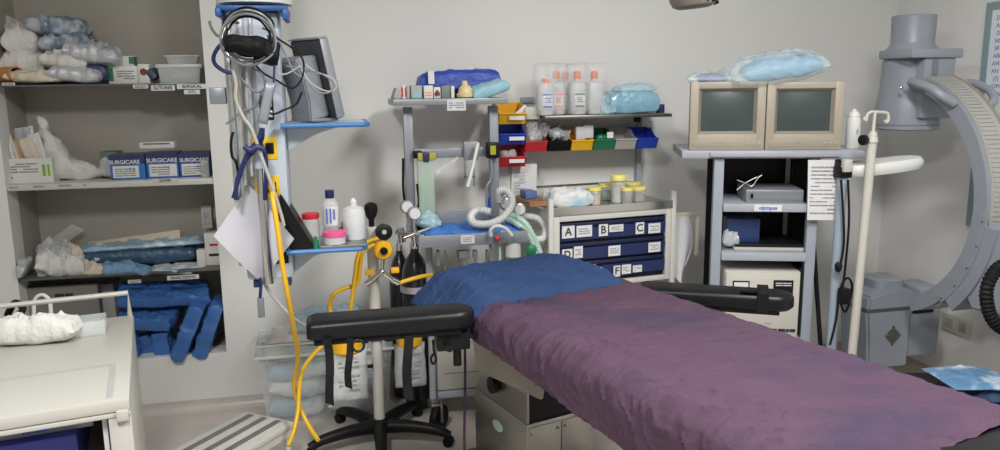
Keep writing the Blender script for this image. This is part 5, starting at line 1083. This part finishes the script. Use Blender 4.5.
# ================================================================== x-ray C-arm
AXn, CYc, CZc = 2.70, 3.35, 1.043                                    # near side plane, centre of the arc
t = thing('c_arm','blue grey x ray C arm with detector drum and tube housing','x ray machine',(2.78,3.35,0))
def cw(x,y,z): return (x-2.78,y-3.35,z)
def arcmesh(r0_,r1_,x0,x1,a0,a1,n=40,bev=0):
    def rect(u): 
        a = math.radians(a0+(a1-a0)*u); return a
    t_ = bmesh.new(); rings = []
    for k in range(n+1):
        a = math.radians(a0+(a1-a0)*k/n); c_, s_ = math.cos(a), math.sin(a)
        rings.append([t_.verts.new(cw(x,CYc+r*c_,CZc+r*s_)) for x,r in ((x0,r0_),(x0,r1_),(x1,r1_),(x1,r0_))])
    for A,B in zip(rings,rings[1:]):
        for k in range(4): t_.faces.new((A[k],A[(k+1)%4],B[(k+1)%4],B[k]))
    t_.faces.new(rings[0][::-1]); t_.faces.new(rings[-1]); bmesh.ops.recalc_face_normals(t_,faces=t_.faces[:]); return MB().add(t_)
part('arc', arcmesh(.515,.585,2.70,2.86,106,250), CARM, t)
part('arc_track', arcmesh(.5855,.597,2.716,2.83,108,236), CARML, t, 'pale ribbed track on the outer rim')
rb = MB()
for k in range(44):
    a = 109+k*2.0; m_ = arcmesh(.5972,.6005,2.722,2.80,a,a+1.1,2); me_ = bpy.data.meshes.new('x'); m_.bm.to_mesh(me_); m_.bm.free(); rb.bm.from_mesh(me_); bpy.data.meshes.remove(me_)
part('track_ribs', rb, CARML, t)
part('rim_cable', MB().tube([cw(2.842,CYc+.592*math.cos(math.radians(a)),CZc+.592*math.sin(math.radians(a))) for a in range(108,236,4)],.0085,8,1), mat('cable_tan',(.30,.24,.18),.5), t, 'brownish cable along the far rim')
def handle(x): 
    return MB().tube([cw(x,CYc+r*math.cos(math.radians(a)),CZc+r*math.sin(math.radians(a))) for r,a in ((.56,112),(.64,110),(.66,114),(.655,124),(.62,133),(.55,136))],.016,10)
part('handle', MB().tube([cw(2.70,3.18,1.55),cw(2.655,3.20,1.575),cw(2.625,3.165,1.585),(cw(2.625,3.06,1.56)),cw(2.645,3.01,1.525),cw(2.70,2.995,1.49)],.021,12), CARM, t, 'grab handle on the near side')
part('handle', MB().tube([cw(2.86,3.16,1.56),cw(2.90,3.17,1.575),cw(2.925,3.13,1.575),cw(2.925,3.04,1.54),cw(2.90,2.99,1.50),cw(2.86,2.98,1.475)],.018,12), CARM, t, 'grab handle on the far side')
# detector drum
dx, dy = 2.762, 3.36
def dz(px,py): return at(px,py,3.24).z
za, zb_, zc_, zd, ze = dz(912,13), dz(912,48), dz(912,60), dz(912,95), dz(912,131)
part('detector_drum', MB().lathe([(.138,ze),(.145,ze+.006),(.143,ze+.105),(.139,ze+.125),(.131,zd+.015),(.126,zc_-.02),(.126,zc_),(.12,zc_+.012),(.09,zc_+.02)],cw(dx,dy,0),seg=48), CARM, t)
part('top_drum', MB().lathe([(.122,zc_+.02),(.118,zc_+.05),(.099,zb_+.022),(.096,zb_+.03),(.099,za-.003),(.095,za)],cw(dx,dy,0),seg=40), CARM, t)
part('base_ring', MB().lathe([(.144,ze+.022),(.1465,ze+.024),(.1465,ze+.028),(.144,ze+.03)],cw(dx,dy,0),seg=48), GREYD, t)
part('mount_block', MB().bx(cw(dx-.06,dy-.165,ze+.06),cw(dx+.11,dy+.02,zc_+.01),.01).bx(cw(dx-.145,dy-.18,zc_+.008),cw(dx+.135,dy+.05,zc_+.05),.008), CARM, t)
part('mount_slot', MB().bx(cw(dx-.02,dy-.168,zd+.02),cw(dx+.012,dy-.1645,zc_+.003)), GREYD, t)
for i,(px,py) in enumerate(((907.5,88),(915,87),(921,91))):
    p = at(px,py,3.19); part('bolt', MB().ball(cw(p.x,dy-.13 if i == 0 else dy-.166,p.z),.009,seg=10), CHROME, t)
# tube housing below
g0, g1 = at(862,300,3.33), at(921,300,3.33)
hx0, hx1 = g0.x+.01, g1.x-.0; hy0, hy1 = 3.26, 3.60; hz0, hz1 = .20, .545
part('tube_housing', MB().prism([cw(2.575,hy0+.0,.16),cw(2.80,hy0+.0,.16),cw(2.80,hy0,.47),cw(2.545,hy0,.47)],(0,.22,0),.012), CARM, t)
part('side_housing', MB().bx(cw(2.803,hy0+.03,.20),cw(3.0,hy0+.20,.48),.012), CARM, t)
lidm = MB().prism([cw(2.535,hy0-.014,.472),cw(2.812,hy0-.014,.472),cw(2.80,hy0-.014,.56),cw(2.72,hy0-.014,.585),cw(2.545,hy0-.014,.545)],(0,.24,0),.012)
part('housing_lid', lidm, CARM, t); part('side_lid', MB().bx(cw(2.862,hy0+.02,.482),cw(3.0,hy0+.21,.56),.014), CARM, t)
part('collimator', MB().lathe([(.085,.56),(.085,.605),(.07,.612),(.0,.612)],cw(2.71,hy0+.12,0),seg=32,sq=4), CARM, t)
part('vent_grille', MB().lathe([(.0,0),(.032,0),(.034,.006),(.0,.008)],cw(2.70,hy0-.0,.335),(0,-1,0),20).box(cw(2.70,hy0-.003,.335),(.085,.008,.012),.002,None).box(cw(2.70,hy0-.003,.335),(.012,.008,.10),.002), STEELD, t)
part('dark_slot', MB().bx(cw(2.83,hy0+.025,.43),cw(2.95,hy0+.0305,.46)), BLACK, t)
# carriage and column toward the viewer's right
part('carriage', arcmesh(.602,.66,2.69,2.87,186,226), CARM, t); part('carriage_plate', arcmesh(.562,.601,2.688,2.6985,182,229), CARM, t)
for a in (184,195,206,217,227):
    part('bolt', MB().ball(cw(2.684,CYc+.588*math.cos(math.radians(a)),CZc+.582*math.sin(math.radians(a))),.006,seg=8), GREYD, t)
part('support_body', MB().prism([cw(2.705,2.70,.98),cw(2.705,2.76,.86),cw(2.705,2.86,.68),cw(2.705,2.80,.60),cw(2.705,2.55,.62),cw(2.705,2.15,.75),cw(2.705,2.15,1.0)],(.14,0,0),.01), CARM, t)
part('column', MB().bx(cw(2.66,1.95,.12),cw(2.88,2.2,1.15),.02), CARM, t); part('base', MB().bx(cw(2.56,1.60,.05),cw(2.98,2.5,.13),.03), CARM, t)
for x in (2.6,2.94):
    for y in (1.66,2.44): part('wheel', MB().cyl(cw(x-.02,y,.04),cw(x+.02,y,.04),.04,None,18,.006), BLACKR, t)
solo('corrugated_hose', MB().tube([at(1010,262,2.45),at(996,270,2.45),at(987,288,2.44),at(988,308,2.44),at(996,324,2.44),at(1012,334,2.45)],.026,12,10,rib=.014), BLACKR,'black corrugated hose looping at the right edge below the C arm','hose')

# right wall: board, socket
t = thing('whiteboard','whiteboard with blue handwriting on the right wall behind the C arm','whiteboard',(XR,3.30,.9))
part('board', MB().bx((-.018,-1.3,.0),(-.006,-.03,1.02)), BOARD, t)
part('frame', MB().bx((-.024,-.034,-.03),(0,0,1.055)).bx((-.024,-1.33,-.03),(0,-1.3,1.055)).bx((-.024,-1.3,1.02),(0,-.034,1.055)).bx((-.024,-1.3,-.03),(0,-.034,0)), BOARDF, t)
hand = MB()
for i,s_ in enumerate(('DR','AS','DIS','NS','SR','ABD','ANT','AN','(7)','(OM','CONS','IN','TO')):
    z = at(996,18+7.8*i,3.24).z if False else atx(996,18+7.6*i,XR-.02).z-.9
    m_ = text_mb(s_,.021,loc((-.0185,-.062-.0095*len(s_),z))@rot(0,0,-PI/2),.0004,0); me_ = bpy.data.meshes.new('x'); m_.bm.to_mesh(me_); m_.bm.free(); hand.bm.from_mesh(me_); bpy.data.meshes.remove(me_)
part('handwriting', hand, INKB, t)
p = atx(957,324,XR)
t = thing('power_socket','white twin power socket low on the right wall beside the tube housing','socket',(XR,p.y,p.z-.05))
part('plate', MB().bx((-.012,-.10,0),(-.0005,.09,.09),.003), CREAM2, t)
for y in (-.05,.04): part('outlet', MB().bx((-.0145,y-.022,.02),(-.0115,y+.022,.07),.002), mat('socket_grey',(.35,.34,.32),.5), t)  # outlets in a darker grey than the plate

# black stand with blue packs, beyond the table
t = thing('black_stand','low black topped stand between the table and the C arm','stand',(2.36,2.42,0),-.25)
part('top', MB().bx((-.30,-.26,.365),(.42,.22,.40),.01), VINYL, t); part('shelf', MB().bx((-.27,-.23,.16),(.39,.19,.175)), BLACK, t)
for x in (-.27,.39):
    for y in (-.23,.19): part('leg', MB().bx((x-.015,y-.015,0),(x+.015,y+.015,.365)), BLACK, t)
p = atz(993,397,.43)
solo('folded_drape', MB().pillow(.26,.22,.06,loc((p.x+.03,p.y+.05,.430))@rot(0,0,-.2),26,5,.012,9,501,e_=.4), mat('navy_cloth',(.03,.055,.13),.6,var=.2),'dark navy folded cloth on the black stand under the pale blue bag','cloth')
p = atz(982,384,.48)
solo('plastic_bag', MB().pillow(.27,.22,.028,loc((p.x+.0,p.y+.05,.482))@rot(.0,.04,-.15),32,4,.006,9,502), mat('stand_bag',(.10,.22,.38),.3,var=.3,scale=12,bump=.5,bscale=26,bdist=.02,coat=.5),'pale blue glossy pack lying uppermost on the black stand','pack')
blend('stand_bag', (.50,.58,.64), .50, .66, 9, 5)

# small examination light hanging from the ceiling
p = at(694,9,2.2); lz = p.z
t = thing('examination_light','small dark round lamp head hanging down at the top edge','lamp',(p.x,2.2,lz))
part('head', MB().lathe([(0,.0),(.045,.002),(.062,.010),(.070,.028),(.072,.10),(.05,.13),(.02,.14)],(0,0,0),(-.10,0,1),36), LAMPG, t)
part('stem', MB().cyl((-.01,0,.13),(-.01,0,HC-lz),.016), GREYL, t)
pf = MB()
for k in range(18):
    a = 2*PI*k/18; pf.ball((.066*math.cos(a)-.001*0,.066*math.sin(a),.024+.0066*-math.cos(a)*1),.0055,(1,1,1),seg=8)
part('perforation_ring', pf, BLACK, t)
part('white_strip', MB().box((-.014,-.0705,.06),(.006,.004,.06),0), WHITE, t); part('white_strip', MB().box((.018,-.0685,.06),(.006,.004,.06),0), WHITE, t)

# ================================================================== operating table
TRZ = math.radians(17); TO = Vector((.47,2.56,0)); TMx = loc(TO) @ Matrix.Rotation(TRZ,4,'Z')
def tw(a,b,z): return TMx @ Vector((a,b,z))
t = thing('operating_table','operating table with a stainless base and a long black mattress under drapes','operating table',TO,TRZ)
part('mattress', MB().bx((.03,-1.56,.765),(.63,.40,.838),.018), VINYL, t)
part('top_plate', MB().bx((.05,-1.53,.735),(.61,.38,.764),.003), STEELD, t)
part('side_plate', MB().prism([(.018,.12,.764),(.018,-.40,.764),(.018,-.36,.63),(.018,.07,.585)],(.012,0,0),.002), STEEL, t, 'stainless side plate of the table top'); part('side_plate', MB().prism([(.63,.12,.764),(.63,-.40,.764),(.63,-.36,.63),(.63,.07,.585)],(.012,0,0),.002), STEEL, t, 'stainless side plate of the table top')
for y in (0.0,-.12,-.26): part('screw', MB().ball((.017,y,.70),.006,seg=8), STEELD, t)
part('base', MB().bx((.185,.0,.03),(.49,.42,.365),.006), STEEL, t, 'stainless base box')
part('front_panel', MB().bx((.192,-.004,.04),(.33,-.0005,.35),.002).bx((.338,-.004,.04),(.485,-.0005,.35),.002), STEEL, t)
part('shroud', MB().prism([(.185,.42,.366),(.185,.0,.366),(.185,.0,.50),(.185,.26,.50),(.185,.36,.43)],(.012,0,0),.002).prism([(.478,.42,.366),(.478,.0,.366),(.478,.0,.50),(.478,.26,.50),(.478,.36,.43)],(.012,0,0),.002), STEEL, t)
part('bellows', MB().bx((.198,.01,.366),(.475,.30,.60)), BLACK, t); part('column', MB().bx((.2,.05,.60),(.46,.30,.734)), STEELD, t)
part('foot_plate', MB().bx((.08,-.35,.0),(.58,.55,.029),.004), STEELD, t)
for y in (.04,.36): part('screw', MB().ball((.184,y,.33),.006,seg=8), STEELD, t)
for a_ in (.20,.318,.35): part('screw', MB().ball((a_,-.005,.325),.006,seg=8), STEELD, t)
part('oval_badge', MB().lathe([(.0,0),(1,0),(1,.003),(.0,.004)],(0,0,0),(0,0,1),28,loc((.1845,.22,.275))@rot(0,-PI/2,0)@Matrix.Diagonal((.022,.038,1,1))), mat('badge_green',(.42,.55,.52),.4), t)
part('lock_knob', MB().lathe([(.026,0),(.034,.01),(.034,.03),(.02,.035)],(.184,.22,.45),(-1,0,0),10), BLACK, t)
part('rail_clamp', MB().box((.10,-.42,.69),(.05,.05,.04),.008).cyl((.09,-.45,.69),(.09,-.45,.64),.014), WHITE, t, 'white plastic clamp under the drape edge')
# purple drape
DL = 1.43
def dr(u,v):
    b = .03-u*(DL+.03); W_ = .66; hl = .10+.10*u; hr = .14
    s = v*(hl+W_+hr); r = .045
    bx_ = b; q = Vector((0,b,0))
    if s < hl: a, z = -.012-.018*math.sin((hl-s)/hl*2.2), .842-(hl-s)
    elif s < hl+W_: a, z = s-hl, .846
    else: a, z = W_+.012, .842-(s-hl-W_)
    # round the two long edges
    for e, sg in ((0,1),(W_,-1)):
        d = (a-e)*sg
        if abs(s-(hl if sg > 0 else hl+W_)) < r:
            k = abs(s-(hl if sg > 0 else hl+W_))/r; z -= .012*(1-k)**2; a += sg*.006*(1-k)
    t0 = a+(z-.84)*(-1 if s < hl+W_/2 else 1)                                # runs on round the edges
    edge = math.exp(-((t0-.05)/.15)**2); far = math.exp(-((t0-.62)/.06)**2)
    n1 = noise.noise(Vector((t0*3, b*2.2, 1)))
    wx, wy = .05*noise.noise(Vector((t0*7,b*7,3))), .05*noise.noise(Vector((t0*7,b*7,8)))
    def cre(ca,cb,rt,w,sd):                                                   # crease network: ridges between warped cells
        c_, s_ = math.cos(rt), math.sin(rt); x, y = (t0+wx)*c_-(b+wy)*s_, (t0+wx)*s_+(b+wy)*c_
        d = noise.voronoi(Vector((x*ca,y*cb,sd)))[0]; return math.exp(-(d[1]-d[0])/w)
    amp = .007*n1 + .0085*cre(5,13,.75,.16,1)*(.6+.7*edge) + .0055*cre(11,22,.4,.14,5)*(.55+.7*edge) + .0045*cre(4,11,-.35,.12,9)*(.5+.3*far) + .0025*cre(22,30,.9,.2,13)*(.5+edge)
    amp += .010*(.25-abs(noise.noise(Vector((t0*7+b*4,b*6-t0*4,5)))))*(.25+edge)
    w3 = noise.noise(Vector((a*34,b*30+z*20,2)))
    if hl < s < hl+W_: z += max(amp,-.004) + .004; b += .006*w3
    else:
        a += (-1 if s < hl else 1)*max(-.005,amp*.75); z += .003*n1
    if u > .93 and hl < s < hl+W_: z -= (u-.93)**2*3.0
    if u < .12 and s < hl+.1: a -= .018*(1-u/.12); z -= .0
    return tw(a,b,z)
k = solo('surgical_drape', MB().sheet(dr,250,170,.0022), DRAPE,'wrinkled faded purple drape spread along the operating table','drape')
part('tie_ribbon', MB().sheet(lambda u,v: tw(-.045+.010*u, .05+.01*math.sin(v*4), .80-.72*v)+Vector((.006*math.sin(v*6),0,0)),2,20,.0015), DRAPE, k, 'thin purple tie hanging to the floor', world=True)
# pillow and blue sheet at the head
solo('head_pillow', MB().pillow(.56,.32,.045,loc(tw(.33,.205,.862))@rot(0,0,TRZ),24,4,.004,8,601,.35), SHEETB,'pillow under the blue sheet at the head end of the table','pillow')
def bs(u,v):
    a = -.10+.735*u; b = -.045+.50*v
    fu = max(0,1-abs(2*u-1)**3.2); fv = max(0,1-abs(2*v-1.0)**2.6)
    z = .848+.050*(fu**.55)*(fv**.6)*(1-.10*math.sin(u*5+1))
    if u < .14: z -= (.14-u)*.55
    if v > .86: z -= (v-.86)*.9
    if u > .93: z -= (u-.93)*.8
    def cre(ca,cb,rt,w,sd):
        c_, s_ = math.cos(rt), math.sin(rt); q = .05*noise.noise(Vector((a*8,b*8,sd))); x, y = (a+q)*c_-(b-q)*s_, (a+q)*s_+(b-q)*c_
        d = noise.voronoi(Vector((x*ca,y*cb,sd)))[0]; return math.exp(-(d[1]-d[0])/w)
    z += (.012*cre(4,13,.25,.16,2)+.008*cre(9,20,-.2,.15,7)+.005*cre(16,26,.6,.2,11)+.02*noise.noise(Vector((a*5,b*6,3)))*fv)*(.45+.6*fv)
    b += .012*noise.noise(Vector((a*9,2,0)))
    return tw(a,b,max(z,.852) if .12 < u < .95 and v < .85 else z)
solo('blue_sheet', MB().sheet(bs,130,90,.0022), SHEETB,'crumpled dark blue cotton sheet over the pillow at the table head','sheet')

# arm boards
def armboard(p0, p1, wd, ztop, th, label, straps):
    d = p1-p0; d.z = 0; L = d.length; rz = math.atan2(d.y,d.x)
    t = thing('arm_board',label,'arm board',(p0.x,p0.y,0),rz)
    def outline(inset,z):
        pts = []; r = wd/2-inset
        for k in range(13): a = -PI/2+PI*k/12; pts.append((L-r-inset+r*math.cos(a)*1.0,wd/2+r*math.sin(a),z))
        pts += [(inset+.012,wd-inset,z),(inset,wd-inset-.012,z),(inset,inset+.012,z),(inset+.012,inset,z)]
        return pts
    tb = bmesh.new(); rings = [[tb.verts.new(p) for p in outline(i_,z_)] for i_,z_ in ((.012,ztop-th),(.0,ztop-th+.012),(.0,ztop-.018),(.006,ztop-.006),(.018,ztop))]
    for A,B in zip(rings,rings[1:]):
        for k in range(len(A)): tb.faces.new((A[k],A[(k+1)%len(A)],B[(k+1)%len(A)],B[k]))
    tb.faces.new(rings[0][::-1]); tb.faces.new(rings[-1]); bmesh.ops.recalc_face_normals(tb,faces=tb.faces[:])
    part('pad', MB().add(tb), VINYL, t)
    part('backing_board', MB().bx((.02,.015,ztop-th-.016),(L-.05,wd-.015,ztop-th-.001),.003), BLACK, t)
    return t, L
a0, a1 = atz(307,322,.878), atz(471,313,.878); a0.y = a1.y = 2.385
t, L = armboard(Vector((-.108,2.385,0)),Vector((.432,2.395,0)),.135,.878,.062,'black padded arm board sticking out to the left of the table head',None)
part('bracket', MB().bx((L-.13,.03,.74),(L-.02,.11,.80),.006).cyl((L-.06,.06,.74),(L-.06,.06,.68),.014).cyl((L-.1,.02,.77),(L-.1,-.03,.77),.012), BLACK, t)
for i,(px,py0,py1,wd) in enumerate(((327,338,402,.026),(349,338,386,.022),(408,336,398,.030))):
    p = at(px,py0,2.38); q_ = at(px+(4 if i == 0 else 0),py1,2.38)
    part('strap', MB().sheet(lambda u,v: Vector((p.x+.108+(u-.5)*wd+(q_.x-p.x)*v+.004*math.sin(v*5+i), .0-.012+.006*math.sin(v*7+i), p.z+(q_.z-p.z)*(v+.0*u)+.02*(1-v)*0-.012*(u if v > .95 else 0))),4,20,.003), BLACKR, t, 'black hook and loop strap')
part('buckle', MB().torus((.155,-.012,.800),.018,.004,(0,-1,.2)), BLACK, t)
solo('hanging_hook', MB().tube([at(433,340,2.44),at(434,352,2.44),at(436,360,2.44),at(433,364,2.44),at(431,359,2.44),at(433,354,2.44)],.004,8), BLACK,'small black hook hanging below the left arm board near the table','hook')
b0, b1 = at(632,292,2.74), at(789,300,2.46)
t, L = armboard(Vector((b0.x,2.70,0)),Vector((b1.x,2.42,0)),.13,.834,.06,'black padded arm board on the far right side of the table',None)
part('strap', MB().bx((L-.13,-.006,.768),(L-.09,-.001,.838)).bx((L-.13,-.006,.836),(L-.09,.134,.842),.001).bx((L-.13,.131,.77),(L-.09,.136,.838)), BLACKR, t, 'black strap round the pad'); part('buckle', MB().box((L-.16,.02,.845),(.06,.03,.015),.005), BLACK, t)
part('bracket', MB().bx((.02,.03,.70),(.12,.10,.757),.006), BLACK, t)
# ================================================================== light
def fixture(x, y, w, d, label, power, col=(1,.99,.97)):
    t = thing('ceiling_light', label, 'ceiling light', (x,y,HC))
    part('frame', MB().bx((-w/2-.03,-d/2-.03,-.05),(w/2+.03,-d/2,0)).bx((-w/2-.03,d/2,-.05),(w/2+.03,d/2+.03,0)).bx((-w/2-.03,-d/2,-.05),(-w/2,d/2,0)).bx((w/2,-d/2,-.05),(w/2+.03,d/2,0)), WHITEP, t)
    part('diffuser', MB().bx((-w/2,-d/2,-.03),(w/2,d/2,-.02)), EMIT, t)
    ld = bpy.data.lights.new('ceiling_lamp','AREA'); ld.shape = 'RECTANGLE'; ld.size = w; ld.size_y = d; ld.energy = power; ld.color = col
    lo = bpy.data.objects.new('ceiling_lamp', ld); COL.objects.link(lo); lo.location = (x,y,HC-.055)
fixture(1.35,1.3,.35,1.2,'recessed ceiling light panel to the right over the operating table',50)
fixture(-.5,.8,.3,.7,'recessed ceiling light panel to the left before the niche',46)
wd = bpy.data.worlds.new('world'); SC.world = wd; wd.use_nodes = True
wd.node_tree.nodes['Background'].inputs[0].default_value = (.8,.85,.9,1); wd.node_tree.nodes['Background'].inputs[1].default_value = .3
vs = SC.view_settings; vs.view_transform = 'Standard'; vs.look = 'None'; vs.gamma = 1; vs.use_curve_mapping = False; vs.exposure = .55
SC.display_settings.display_device = 'sRGB'
